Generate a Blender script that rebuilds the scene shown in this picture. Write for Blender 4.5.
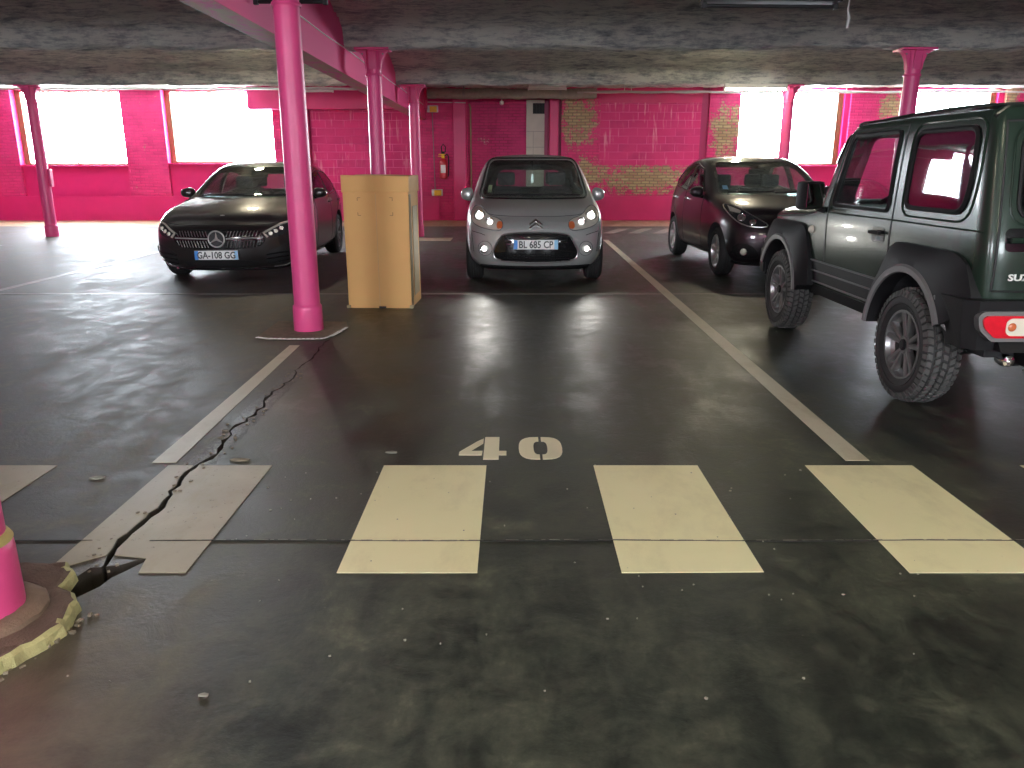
import bpy, bmesh, math, random
from mathutils import Vector, Matrix, noise
from mathutils.bvhtree import BVHTree
from mathutils.geometry import delaunay_2d_cdt

random.seed(4)
for o in list(bpy.data.objects):
    bpy.data.objects.remove(o)
SC = bpy.context.scene
COL = SC.collection
PI = math.pi

# ------------------------------------------------------------------ camera, sky, exposure
cd = bpy.data.cameras.new('camera')
cam = bpy.data.objects.new('camera', cd)
COL.objects.link(cam)
cd.sensor_width = 36.0
cd.lens = 780.0 / 1024.0 * 36.0
cd.clip_start = 0.05
cam.location = (0, 0, 1.37)
cam.rotation_euler = (math.radians(90) - math.atan(216 / 780.0), 0, 0)
SC.camera = cam

SKY = 34.0
w = bpy.data.worlds.new('overcast_sky')
SC.world = w
w.use_nodes = True
wn = w.node_tree
bg = wn.nodes['Background']
tc = wn.nodes.new('ShaderNodeTexCoord')
sx = wn.nodes.new('ShaderNodeSeparateXYZ')
rp = wn.nodes.new('ShaderNodeValToRGB')
wn.links.new(tc.outputs['Generated'], sx.inputs[0])
wn.links.new(sx.outputs['Z'], rp.inputs[0])
rp.color_ramp.elements[0].position = 0.0
rp.color_ramp.elements[0].color = (0.88, 0.93, 1.0, 1)
rp.color_ramp.elements[1].position = 0.6
rp.color_ramp.elements[1].color = (0.80, 0.89, 1.0, 1)
wn.links.new(rp.outputs[0], bg.inputs[0])
bg.inputs[1].default_value = SKY

SC.view_settings.view_transform = 'Standard'
SC.view_settings.look = 'None'
SC.view_settings.gamma = 1.0
SC.view_settings.use_curve_mapping = False
SC.view_settings.exposure = 0.95


def portal(x0, x1, z0, z1, y, rz=0.0):
    l = bpy.data.lights.new('daylight_portal', 'AREA')
    l.shape = 'RECTANGLE'
    l.size = x1 - x0
    l.size_y = z1 - z0
    l.cycles.is_portal = True
    o = bpy.data.objects.new('daylight_portal', l)
    COL.objects.link(o)
    if rz == 0.0:
        o.location = ((x0 + x1) / 2, y, (z0 + z1) / 2)
    else:
        o.location = (y, (x0 + x1) / 2, (z0 + z1) / 2)
    o.rotation_euler = (math.radians(-90), 0, rz)
    return o


# the window openings of the back wall, x0, x1, z0, z1
WINS = [(-13.1, -10.25, 1.45, 3.34), (-9.16, -6.3, 1.5, 3.34), (5.98, 8.74, 1.45, 3.34), (10.4, 12.75, 1.45, 3.34)]
WY = 21.6
for a in WINS:
    portal(a[0], a[1], a[2], a[3], WY + 0.5)
# the wide street-side openings behind the viewer
FRONT = [(-8.4, -6.4, 1.6, 3.2), (-2.4, -0.6, 1.6, 3.2), (4.0, 5.8, 1.6, 3.2)]
for a in FRONT:
    p_ = portal(a[0], a[1], a[2], a[3], -7.6)
    p_.rotation_euler = (math.radians(90), 0, 0)


# ------------------------------------------------------------------ materials
def newmat(name):
    m = bpy.data.materials.new(name)
    m.use_nodes = True
    nt = m.node_tree
    return m, nt, nt.nodes['Principled BSDF']


def N(nt, t, **kw):
    n = nt.nodes.new(t)
    for k, v in kw.items():
        if k in n.inputs.keys():
            n.inputs[k].default_value = v
        else:
            setattr(n, k, v)
    return n


def L(nt, a, b):
    nt.links.new(a, b)


def ramp(nt, src, stops):
    r = nt.nodes.new('ShaderNodeValToRGB')
    e = r.color_ramp.elements
    while len(e) < len(stops):
        e.new(0.5)
    for i, (p, c) in enumerate(stops):
        e[i].position = p
        e[i].color = (c[0], c[1], c[2], 1) if not isinstance(c, (int, float)) else (c, c, c, 1)
    L(nt, src, r.inputs[0])
    return r.outputs[0]


def math_(nt, op, a, b=None, clamp=False):
    n = nt.nodes.new('ShaderNodeMath')
    n.operation = op
    n.use_clamp = clamp
    for i, v in enumerate((a, b)):
        if v is None:
            continue
        if isinstance(v, (int, float)):
            n.inputs[i].default_value = v
        else:
            L(nt, v, n.inputs[i])
    return n.outputs[0]


def mixc(nt, fac, a, b):
    n = nt.nodes.new('ShaderNodeMix')
    n.data_type = 'RGBA'
    if isinstance(fac, (int, float)):
        n.inputs[0].default_value = fac
    else:
        L(nt, fac, n.inputs[0])
    for i, v in ((6, a), (7, b)):
        if isinstance(v, tuple):
            n.inputs[i].default_value = (v[0], v[1], v[2], 1)
        else:
            L(nt, v, n.inputs[i])
    return n.outputs[2]


def objco(nt, scale=(1, 1, 1)):
    t = nt.nodes.new('ShaderNodeTexCoord')
    m = nt.nodes.new('ShaderNodeMapping')
    m.inputs['Scale'].default_value = scale
    L(nt, t.outputs['Object'], m.inputs[0])
    return m.outputs[0]


def noise_(nt, vec, scale, detail=5, rough=0.55, dist=0.0):
    n = nt.nodes.new('ShaderNodeTexNoise')
    n.inputs['Scale'].default_value = scale
    n.inputs['Detail'].default_value = detail
    n.inputs['Roughness'].default_value = rough
    n.inputs['Distortion'].default_value = dist
    L(nt, vec, n.inputs['Vector'])
    return n.outputs['Fac']


def bump(nt, b, h, strength=0.3, dist=0.01):
    n = nt.nodes.new('ShaderNodeBump')
    n.inputs['Strength'].default_value = strength
    n.inputs['Distance'].default_value = dist
    L(nt, h, n.inputs['Height'])
    L(nt, n.outputs[0], b.inputs['Normal'])
    return n


def mat(name, color, rough=0.5, metal=0.0, coat=0.0, var=0.08, vscale=8.0, bmp=0.0, emit=None, es=0.0, spec=None):
    m, nt, b = newmat(name)
    v = objco(nt)
    n = noise_(nt, v, vscale)
    c = mixc(nt, n, tuple(x * (1 - var) for x in color), tuple(min(1, x * (1 + var)) for x in color))
    L(nt, c, b.inputs['Base Color'])
    b.inputs['Roughness'].default_value = rough
    b.inputs['Metallic'].default_value = metal
    b.inputs['Coat Weight'].default_value = coat
    b.inputs['Coat Roughness'].default_value = 0.04
    if spec is not None:
        b.inputs['Specular IOR Level'].default_value = spec
    if bmp:
        bump(nt, b, noise_(nt, v, vscale * 8), bmp, 0.005)
    if emit:
        b.inputs['Emission Color'].default_value = (emit[0], emit[1], emit[2], 1)
        b.inputs['Emission Strength'].default_value = es
    return m


def glassmat(name, tint, fres=1.5, base=0.04):
    """thin window glass: tinted see-through sheet with a mirror-like surface"""
    m = bpy.data.materials.new(name)
    m.use_nodes = True
    nt = m.node_tree
    nt.nodes.clear()
    out = N(nt, 'ShaderNodeOutputMaterial')
    tr = N(nt, 'ShaderNodeBsdfTransparent')
    tr.inputs[0].default_value = (*tint, 1)
    gl = N(nt, 'ShaderNodeBsdfGlossy')
    gl.inputs['Roughness'].default_value = 0.02
    fr = N(nt, 'ShaderNodeLayerWeight')
    mx = N(nt, 'ShaderNodeMixShader')
    f = math_(nt, 'ADD', math_(nt, 'MULTIPLY', math_(nt, 'POWER', fr.outputs['Facing'], 5.0), 0.8), base, True)
    L(nt, f, mx.inputs[0])
    L(nt, tr.outputs[0], mx.inputs[1])
    L(nt, gl.outputs[0], mx.inputs[2])
    L(nt, mx.outputs[0], out.inputs[0])
    return m


PINK = (0.66, 0.022, 0.17)
HOT = (0.78, 0.085, 0.27)


def brickmat(name, base, mortar, bw, bh, peel=(), bstr=0.7, peelc=(0.52, 0.43, 0.22), pthr=0.62, var=0.14):
    m, nt, b = newmat(name)
    v0 = objco(nt)
    sep = N(nt, 'ShaderNodeSeparateXYZ')
    L(nt, v0, sep.inputs[0])
    com = N(nt, 'ShaderNodeCombineXYZ')
    xy = math_(nt, 'ADD', sep.outputs[0], sep.outputs[1])
    L(nt, xy, com.inputs[0])
    L(nt, sep.outputs[2], com.inputs[1])
    # a little wobble so that courses are hand laid
    wob = N(nt, 'ShaderNodeTexNoise')
    wob.inputs['Scale'].default_value = 2.5
    L(nt, com.outputs[0], wob.inputs['Vector'])
    vm = N(nt, 'ShaderNodeVectorMath', operation='MULTIPLY_ADD')
    L(nt, wob.outputs['Color'], vm.inputs[0])
    vm.inputs[1].default_value = (0.03, 0.03, 0)
    L(nt, com.outputs[0], vm.inputs[2])
    br = N(nt, 'ShaderNodeTexBrick')
    br.inputs['Scale'].default_value = 1.0
    br.inputs['Brick Width'].default_value = bw
    br.inputs['Row Height'].default_value = bh
    br.inputs['Mortar Size'].default_value = 0.011
    br.inputs['Mortar Smooth'].default_value = 0.4
    L(nt, vm.outputs[0], br.inputs['Vector'])
    br.inputs['Color1'].default_value = (*[c * (1 - var) for c in base], 1)
    br.inputs['Color2'].default_value = (*[min(1, c * (1 + var)) for c in base], 1)
    br.inputs['Mortar'].default_value = (*mortar, 1)
    colr = br.outputs['Color']
    n1 = noise_(nt, com.outputs[0], 1.6, 6)
    colr = mixc(nt, ramp(nt, n1, [(0.35, 0.0), (0.7, 1.0)]), colr, tuple(min(1, c * 1.12 + 0.015) for c in base))
    if peel:
        tot = None
        for (px, pz, rx, rz) in peel:
            a = math_(nt, 'DIVIDE', math_(nt, 'SUBTRACT', sep.outputs[0], px), rx)
            c = math_(nt, 'DIVIDE', math_(nt, 'SUBTRACT', sep.outputs[2], pz), rz)
            d = math_(nt, 'ADD', math_(nt, 'MULTIPLY', a, a), math_(nt, 'MULTIPLY', c, c))
            q = math_(nt, 'SUBTRACT', 1.0, d, True)
            tot = q if tot is None else math_(nt, 'MAXIMUM', tot, q)
        n2 = noise_(nt, com.outputs[0], 5.0, 8, 0.7)
        n3 = noise_(nt, com.outputs[0], 26.0, 4, 0.7)
        s = math_(nt, 'ADD', math_(nt, 'MULTIPLY', tot, 0.26), math_(nt, 'MULTIPLY', n2, 0.75))
        s = math_(nt, 'ADD', s, math_(nt, 'MULTIPLY', n3, 0.60))
        pm = ramp(nt, s, [(pthr - 0.03, 0.0), (pthr + 0.03, 1.0)])
        br2 = N(nt, 'ShaderNodeTexBrick')
        br2.inputs['Scale'].default_value = 1.0
        br2.inputs['Brick Width'].default_value = bw
        br2.inputs['Row Height'].default_value = bh
        br2.inputs['Mortar Size'].default_value = 0.013
        L(nt, vm.outputs[0], br2.inputs['Vector'])
        br2.inputs['Color1'].default_value = (*peelc, 1)
        br2.inputs['Color2'].default_value = (peelc[0] * 0.75, peelc[1] * 0.6, peelc[2] * 0.6, 1)
        br2.inputs['Mortar'].default_value = (0.24, 0.18, 0.11, 1)
        colr = mixc(nt, pm, colr, br2.outputs['Color'])
    if bw > 0.4:
        sv = N(nt, 'ShaderNodeVectorMath', operation='MULTIPLY')
        L(nt, com.outputs[0], sv.inputs[0])
        sv.inputs[1].default_value = (11.0, 1.1, 1.0)
        drip = math_(nt, 'MULTIPLY', ramp(nt, noise_(nt, sv.outputs[0], 1.0, 3, 0.6), [(0.56, 0.0), (0.64, 1.0)]), ramp(nt, noise_(nt, com.outputs[0], 1.2, 3), [(0.42, 0.0), (0.6, 1.0)]))
        colr = mixc(nt, math_(nt, 'MULTIPLY', drip, 0.7), colr, (0.85, 0.34, 0.42))
    L(nt, colr, b.inputs['Base Color'])
    b.inputs['Roughness'].default_value = 0.6
    h = math_(nt, 'ADD', math_(nt, 'MULTIPLY', br.outputs['Fac'], -1.0), math_(nt, 'MULTIPLY', noise_(nt, com.outputs[0], 30, 5), 0.5))
    bump(nt, b, h, bstr, 0.014)
    return m


M = {}
M['brick'] = brickmat('pink_painted_brick', PINK, (0.50, 0.012, 0.12), 0.22, 0.075,
                      peel=[(1.75, 2.6, 0.7, 1.0), (2.0, 1.25, 0.8, 0.5), (3.6, 1.1, 2.0, 0.55), (5.65, 2.3, 0.6, 0.9),
                            (9.95, 2.9, 0.5, 0.5), (12.9, 3.1, 0.5, 0.9), (-0.9, 1.95, 0.25, 0.3)], pthr=0.83)
M['brick2'] = brickmat('pink_recess_brick', (0.58, 0.014, 0.15), (0.36, 0.008, 0.08), 0.22, 0.075, peel=[(-0.75, 2.05, 0.4, 0.25)], pthr=0.98, peelc=(0.7, 0.4, 0.42))
M['block'] = brickmat('pink_painted_blocks', (0.64, 0.013, 0.16), (0.80, 0.13, 0.33), 0.5, 0.2,
                      peel=[(3.6, 2.2, 1.5, 0.8)], pthr=1.03, peelc=(0.82, 0.30, 0.34), bstr=0.5)
M['pink'] = mat('pink_painted_plaster', (0.66, 0.018, 0.16), 0.42, var=0.12, vscale=3, bmp=0.15)
M['hot'] = mat('bright_pink_gloss_paint', HOT, 0.36, var=0.06, vscale=12, bmp=0.12)
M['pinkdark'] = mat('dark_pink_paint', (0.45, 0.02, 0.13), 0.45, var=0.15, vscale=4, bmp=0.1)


def beam_mat():
    m, nt, b = newmat('pink_steel_beam_paint')
    v = objco(nt)
    n = noise_(nt, objco(nt, (1, 0.35, 1)), 3.0, 7, 0.65, 1.5)
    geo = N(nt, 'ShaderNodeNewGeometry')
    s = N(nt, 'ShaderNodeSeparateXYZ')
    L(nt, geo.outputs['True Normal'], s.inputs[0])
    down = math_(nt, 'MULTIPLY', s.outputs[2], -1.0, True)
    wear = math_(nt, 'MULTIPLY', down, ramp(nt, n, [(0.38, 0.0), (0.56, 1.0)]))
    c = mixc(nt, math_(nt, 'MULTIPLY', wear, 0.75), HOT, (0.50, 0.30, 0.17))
    L(nt, c, b.inputs['Base Color'])
    b.inputs['Roughness'].default_value = 0.62
    b.inputs['Specular IOR Level'].default_value = 0.25
    bump(nt, b, noise_(nt, v, 40), 0.1, 0.004)
    return m


M['beam'] = beam_mat()


def ceiling_mat():
    m, nt, b = newmat('sprayed_concrete_ceiling')
    v = objco(nt, (0.5, 1, 1))
    n = noise_(nt, v, 5.0, 10, 0.75)
    n2 = noise_(nt, objco(nt, (0.14, 1, 1)), 18.0, 8, 0.75)
    n3 = noise_(nt, objco(nt), 0.7, 3)
    c = ramp(nt, math_(nt, 'ADD', math_(nt, 'MULTIPLY', n, 0.5), math_(nt, 'MULTIPLY', n2, 0.5)),
             [(0.35, (0.09, 0.098, 0.105)), (0.44, (0.38, 0.40, 0.38)), (0.53, (0.84, 0.85, 0.74))])
    c = mixc(nt, math_(nt, 'MULTIPLY', n3, 0.45), c, (0.38, 0.43, 0.47))
    L(nt, c, b.inputs['Base Color'])
    b.inputs['Roughness'].default_value = 0.85
    bump(nt, b, math_(nt, 'ADD', n, n2), 1.0, 0.06)
    return m


M['ceiling'] = ceiling_mat()


def floor_mat():
    m, nt, b = newmat('worn_dark_resin_floor')
    v = objco(nt)
    sep = N(nt, 'ShaderNodeSeparateXYZ')
    L(nt, v, sep.inputs[0])
    big = noise_(nt, v, 0.9, 8, 0.62, 0.6)
    med = noise_(nt, v, 5.5, 10, 0.72, 0.5)
    fine = noise_(nt, v, 45.0, 5, 0.7)
    streak = noise_(nt, objco(nt, (3.0, 0.5, 1)), 1.6, 6, 0.6, 0.8)
    s = math_(nt, 'ADD', math_(nt, 'MULTIPLY', big, 0.30), math_(nt, 'MULTIPLY', med, 0.45))
    s = math_(nt, 'ADD', s, math_(nt, 'MULTIPLY', streak, 0.25))
    s = math_(nt, 'ADD', s, math_(nt, 'MULTIPLY', math_(nt, 'SUBTRACT', noise_(nt, v, 24.0, 8, 0.8), 0.5), 0.22))
    c = ramp(nt, s, [(0.39, (0.009, 0.011, 0.010)), (0.47, (0.022, 0.026, 0.020)), (0.55, (0.052, 0.057, 0.041)), (0.64, (0.115, 0.118, 0.080))])
    # the older slab left of the crack is browner and paler
    wob = math_(nt, 'MULTIPLY', math_(nt, 'SUBTRACT', med, 0.5), 0.12)
    left = math_(nt, 'MULTIPLY', math_(nt, 'ADD', math_(nt, 'ADD', sep.outputs[0], 1.48), wob), -18.0, True)
    cl = ramp(nt, s, [(0.42, (0.024, 0.022, 0.019)), (0.5, (0.060, 0.054, 0.044)), (0.60, (0.15, 0.132, 0.10))])
    c = mixc(nt, left, c, cl)
    cz = math_(nt, 'SUBTRACT', 1.0, math_(nt, 'DIVIDE', math_(nt, 'ABSOLUTE', math_(nt, 'ADD', math_(nt, 'ADD', sep.outputs[0], 1.50), wob)), 0.07), True)
    cz = math_(nt, 'MULTIPLY', cz, math_(nt, 'MULTIPLY', math_(nt, 'SUBTRACT', sep.outputs[1], 2.2), 4.0, True), True)
    cz = math_(nt, 'MULTIPLY', cz, math_(nt, 'MULTIPLY', math_(nt, 'SUBTRACT', 6.6, sep.outputs[1]), 0.5, True), True)
    cn = noise_(nt, v, 38.0, 6, 0.8, 0.5)
    c = mixc(nt, math_(nt, 'MULTIPLY', cz, 0.9), c, ramp(nt, cn, [(0.4, (0.012, 0.010, 0.008)), (0.52, (0.07, 0.06, 0.045)), (0.64, (0.22, 0.19, 0.14))]))
    # brown dust right of the crack near the plinth
    a1 = math_(nt, 'SUBTRACT', 1.0, math_(nt, 'DIVIDE', math_(nt, 'ABSOLUTE', math_(nt, 'ADD', sep.outputs[0], 1.25)), 0.6), True)
    a2 = math_(nt, 'DIVIDE', math_(nt, 'SUBTRACT', 3.2, sep.outputs[1]), 1.6, True)
    dust = math_(nt, 'MULTIPLY', math_(nt, 'MULTIPLY', a1, a2), math_(nt, 'MULTIPLY', med, 1.3))
    c = mixc(nt, dust, c, (0.16, 0.125, 0.09))
    # dark red-brown oil stains
    wv = noise_(nt, v, 0.55, 2)
    c = mixc(nt, math_(nt, 'MULTIPLY', ramp(nt, wv, [(0.55, 0.0), (0.7, 1.0)]), 0.2), c, (0.05, 0.034, 0.03))
    # pale specks of grit
    vo = N(nt, 'ShaderNodeTexVoronoi')
    vo.inputs['Scale'].default_value = 26.0
    L(nt, v, vo.inputs['Vector'])
    sp = math_(nt, 'MULTIPLY', ramp(nt, vo.outputs['Distance'], [(0.05, 1.0), (0.11, 0.0)]), ramp(nt, noise_(nt, v, 6.0, 3), [(0.62, 0.0), (0.72, 1.0)]))
    c = mixc(nt, math_(nt, 'MULTIPLY', sp, 0.5), c, (0.28, 0.26, 0.21))
    # tan concrete band along the back wall
    bk = math_(nt, 'MULTIPLY', math_(nt, 'SUBTRACT', math_(nt, 'ADD', sep.outputs[1], wob), 19.2), 3.0, True)
    c = mixc(nt, bk, c, (0.34, 0.22, 0.13))
    L(nt, c, b.inputs['Base Color'])
    r = math_(nt, 'ADD', math_(nt, 'MULTIPLY', ramp(nt, s, [(0.42, 0.34), (0.60, 0.58)]), 1.0), math_(nt, 'MULTIPLY', fine, 0.06))
    r = math_(nt, 'ADD', r, math_(nt, 'MULTIPLY', left, 0.10))
    L(nt, r, b.inputs['Roughness'])
    b.inputs['Specular IOR Level'].default_value = 0.5
    bump(nt, b, math_(nt, 'ADD', math_(nt, 'ADD', math_(nt, 'MULTIPLY', fine, 0.35), math_(nt, 'MULTIPLY', math_(nt, 'MULTIPLY', cz, cn), 6.0)), math_(nt, 'ADD', math_(nt, 'MULTIPLY', med, 0.8), math_(nt, 'MULTIPLY', big, 0.25))), 0.32, 0.012)
    return m


M['floor'] = floor_mat()


def pad_mat(name, c0, c1, wear):
    m, nt, b = newmat(name)
    v = objco(nt)
    n = noise_(nt, v, 2.2, 8, 0.6, 0.5)
    s = noise_(nt, objco(nt, (2.0, 1.0, 1)), 1.6, 6, 0.7, 0.2)
    c = mixc(nt, n, c0, c1)
    c = mixc(nt, math_(nt, 'MULTIPLY', ramp(nt, s, [(0.5, 0.0), (0.7, 1.0)]), wear), c, (0.30, 0.25, 0.13))
    f = noise_(nt, v, 30.0, 6, 0.8)
    c = mixc(nt, ramp(nt, f, [(0.70 - wear * 0.10, 0.0), (0.75 - wear * 0.08, 1.0)]), c, (0.12, 0.10, 0.07))
    L(nt, c, b.inputs['Base Color'])
    b.inputs['Roughness'].default_value = 0.48
    bump(nt, b, f, 0.2, 0.003)
    return m


M['pad'] = pad_mat('cream_road_paint', (0.76, 0.71, 0.41), (0.84, 0.79, 0.51), 0.25)
M['padworn'] = pad_mat('worn_cream_road_paint', (0.26, 0.22, 0.15), (0.46, 0.40, 0.28), 0.9)
M['line'] = pad_mat('worn_white_line_paint', (0.50, 0.46, 0.34), (0.62, 0.58, 0.45), 0.5)
M['linefaint'] = pad_mat('faded_line_paint', (0.14, 0.13, 0.115), (0.26, 0.245, 0.21), 0.7)
M['numpaint'] = pad_mat('number_paint', (0.74, 0.68, 0.46), (0.78, 0.73, 0.52), 0.2)
M['joint'] = mat('joint_filler', (0.012, 0.011, 0.01), 0.8)
M['chalk'] = mat('pale_joint_edge', (0.30, 0.29, 0.24), 0.8, var=0.4, vscale=30)
M['rubble'] = mat('broken_concrete', (0.22, 0.18, 0.13), 0.9, var=0.5, vscale=20, bmp=0.6)
M['plinth'] = mat('reddish_brown_cement', (0.12, 0.075, 0.056), 0.9, var=0.5, vscale=14, bmp=0.9)
M['cement'] = mat('brown_cement_collar', (0.19, 0.13, 0.09), 0.9, var=0.4, vscale=14, bmp=0.7)
M['pitshade'] = mat('shaded_pit_walls', (0.035, 0.027, 0.02), 0.95, var=0.4, vscale=30, bmp=0.5)  # shade inside the crack and pit is put into this dark colour
M['kerbyellow'] = mat('pale_yellow_kerb_paint', (0.40, 0.37, 0.17), 0.75, var=0.6, vscale=16, bmp=0.6)
M['ochre'] = mat('ochre_cement_top', (0.42, 0.33, 0.12), 0.8, var=0.3, vscale=20, bmp=0.3)
M['card'] = mat('brown_corrugated_cardboard', (0.64, 0.37, 0.13), 0.75, var=0.06, vscale=2)
M['card2'] = mat('cardboard_tape', (0.62, 0.42, 0.22), 0.45, var=0.05)
M['cardside'] = mat('darkened_cardboard', (0.36, 0.29, 0.16), 0.7, var=0.2, vscale=10)  # box side shade put into the colour, against the light from the windows
M['ink'] = mat('brown_print_ink', (0.16, 0.08, 0.04), 0.8)
M['grey'] = mat('grey_metal', (0.28, 0.27, 0.25), 0.5, 0.3, var=0.2)
M['duct'] = mat('dusty_grey_pipe_lagging', (0.33, 0.30, 0.25), 0.8, var=0.3, vscale=12, bmp=0.6)
M['greydoor'] = mat('pale_grey_door_paint', (0.56, 0.54, 0.46), 0.55, var=0.15, vscale=5)
M['black'] = mat('matt_black', (0.012, 0.012, 0.013), 0.6)
M['wood'] = mat('brown_window_frame', (0.20, 0.11, 0.045), 0.5, var=0.2)
M['alu'] = mat('pale_metal', (0.6, 0.6, 0.58), 0.35, 0.6)
M['white'] = mat('white_enamel', (0.75, 0.75, 0.72), 0.4)
M['yellow'] = mat('yellow_tag', (0.85, 0.50, 0.02), 0.4)
M['red'] = mat('red_cylinder_paint', (0.55, 0.012, 0.03), 0.3, coat=0.5)
M['tube'] = mat('lit_fluorescent_tube', (1, 1, 1), 0.4, emit=(1.0, 0.93, 0.68), es=75.0)
M['glass'] = glassmat('window_glass', (0.96, 0.98, 0.98))


# ------------------------------------------------------------------ mesh helpers
def tag(o, label=None, cat=None, group=None, kind=None):
    if label: o['label'] = label
    if cat: o['category'] = cat
    if group: o['group'] = group
    if kind: o['kind'] = kind
    return o


def obj(name, bm, m, parent=None, smooth=False, loc=None, rot=None, recalc=True):
    if isinstance(bm, bmesh.types.BMesh):
        if recalc:
            bmesh.ops.recalc_face_normals(bm, faces=bm.faces[:])
        me = bpy.data.meshes.new(name)
        bm.to_mesh(me)
        bm.free()
    else:
        me = bm
    if len(me.materials): me.materials.clear()
    for q in (m if isinstance(m, (list, tuple)) else [m]):
        me.materials.append(q)
    if smooth:
        me.shade_smooth() if smooth is True else me.shade_smooth()
        if smooth != True:
            pass
    o = bpy.data.objects.new(name, me)
    COL.objects.link(o)
    if parent: o.parent = parent
    if loc: o.location = loc
    if rot: o.rotation_euler = rot
    if smooth:
        sharp(me, 0.7)
    return o


def sharp(me, ang):
    b = bmesh.new()
    b.from_mesh(me)
    for e in b.edges:
        if len(e.link_faces) == 2 and e.calc_face_angle(0) > ang:
            e.smooth = False
    b.to_mesh(me)
    b.free()


def empty(name, loc=(0, 0, 0), rz=0.0):
    o = bpy.data.objects.new(name, None)
    o.location = loc
    o.rotation_euler = (0, 0, rz)
    o.empty_display_size = 0.2
    COL.objects.link(o)
    return o


def B():
    return bmesh.new()


def box(bm, x0, x1, y0, y1, z0, z1, bev=0.0, mi=0, mtx=None):
    v = [bm.verts.new((x, y, z)) for x in (x0, x1) for y in (y0, y1) for z in (z0, z1)]
    f = []
    for q in ((0, 1, 3, 2), (4, 6, 7, 5), (0, 4, 5, 1), (2, 3, 7, 6), (0, 2, 6, 4), (1, 5, 7, 3)):
        f.append(bm.faces.new([v[i] for i in q]))
    for a in f: a.material_index = mi
    if bev:
        es = list({e for a in f for e in a.edges})
        r = bmesh.ops.bevel(bm, geom=es, offset=bev, segments=2, profile=0.6, affect='EDGES', clamp_overlap=True)
        v = [q for q in r['verts']]
        vs = set(v)
        for a in r['faces']:
            a.material_index = mi
            for q in a.verts: vs.add(q)
        v = list(vs)
    if mtx:
        for q in v: q.co = mtx @ q.co
    return v


def lathe(bm, prof, seg=32, center=(0, 0, 0), axis='Z', mi=0, caps=True):
    """prof: list of (r, h)"""
    rings = []
    for r, h in prof:
        ring = []
        for i in range(seg):
            a = 2 * PI * i / seg
            c, s = math.cos(a) * r, math.sin(a) * r
            p = {'Z': (c, s, h), 'X': (h, c, s), 'Y': (c, h, s)}[axis]
            ring.append(bm.verts.new(Vector(p) + Vector(center)))
        rings.append(ring)
    for a, b in zip(rings, rings[1:]):
        for i in range(seg):
            f = bm.faces.new((a[i], a[(i + 1) % seg], b[(i + 1) % seg], b[i]))
            f.material_index = mi
    if caps:
        for r in (rings[0], rings[-1]):
            f = bm.faces.new(r)
            f.material_index = mi
    return rings


def tube(bm, pts, r, seg=8, mi=0, closed=False):
    pts = [Vector(p) for p in pts]
    n = len(pts)
    rings = []
    prev = None
    for i, p in enumerate(pts):
        if closed:
            t = (pts[(i + 1) % n] - pts[i - 1]).normalized()
        else:
            t = (pts[min(i + 1, n - 1)] - pts[max(i - 1, 0)]).normalized()
        if prev is None:
            up = Vector((0, 0, 1)) if abs(t.z) < 0.9 else Vector((1, 0, 0))
            a = t.cross(up).normalized()
        else:
            a = (prev - t * prev.dot(t)).normalized()
        prev = a
        b = t.cross(a)
        rr = r[i] if isinstance(r, (list, tuple)) else r
        rings.append([bm.verts.new(p + (a * math.cos(2 * PI * k / seg) + b * math.sin(2 * PI * k / seg)) * rr) for k in range(seg)])
    pr = list(zip(rings, rings[1:]))
    if closed: pr.append((rings[-1], rings[0]))
    for a, b in pr:
        for k in range(seg):
            f = bm.faces.new((a[k], a[(k + 1) % seg], b[(k + 1) % seg], b[k]))
            f.material_index = mi
    if not closed:
        for rg in (rings[0], rings[-1]):
            bm.faces.new(rg).material_index = mi
    return rings


def prism(bm, pts, z0, z1, mi=0, plane='XY'):
    """extruded polygon; plane XY -> along z, XZ -> along y, YZ -> along x"""
    def P(a, b, h):
        return {'XY': (a, b, h), 'XZ': (a, h, b), 'YZ': (h, a, b)}[plane]
    a = [bm.verts.new(P(x, y, z0)) for x, y in pts]
    b = [bm.verts.new(P(x, y, z1)) for x, y in pts]
    fs = [bm.faces.new(a), bm.faces.new(b)]
    n = len(pts)
    for i in range(n):
        fs.append(bm.faces.new((a[i], a[(i + 1) % n], b[(i + 1) % n], b[i])))
    for f in fs: f.material_index = mi
    return a + b


def chaikin(pts, n=2, q=0.25):
    for _ in range(n):
        o = []
        for i in range(len(pts)):
            a, b = Vector(pts[i]), Vector(pts[(i + 1) % len(pts)])
            o.append(tuple(a.lerp(b, q)))
            o.append(tuple(a.lerp(b, 1 - q)))
        pts = o
    return pts


def roundpoly(pts, r, n=4):
    """fillet every corner by about r"""
    out = []
    m = len(pts)
    for i in range(m):
        p, a, b = Vector(pts[i]), Vector(pts[i - 1]), Vector(pts[(i + 1) % m])
        da, db = (a - p), (b - p)
        ra = min(r, da.length * 0.45)
        rb = min(r, db.length * 0.45)
        s, e = p + da.normalized() * ra, p + db.normalized() * rb
        for k in range(n + 1):
            t = k / n
            out.append(tuple(s * (1 - t) ** 2 + p * 2 * t * (1 - t) + e * t * t))
    return out


def inpoly(x, y, poly):
    r = False
    j = len(poly) - 1
    for i in range(len(poly)):
        xi, yi = poly[i]
        xj, yj = poly[j]
        if (yi > y) != (yj > y) and x < (xj - xi) * (y - yi) / (yj - yi) + xi:
            r = not r
        j = i
    return r


def evalmesh(o):
    dg = bpy.context.evaluated_depsgraph_get()
    dg.update()
    return bpy.data.meshes.new_from_object(o.evaluated_get(dg), depsgraph=dg)


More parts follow.
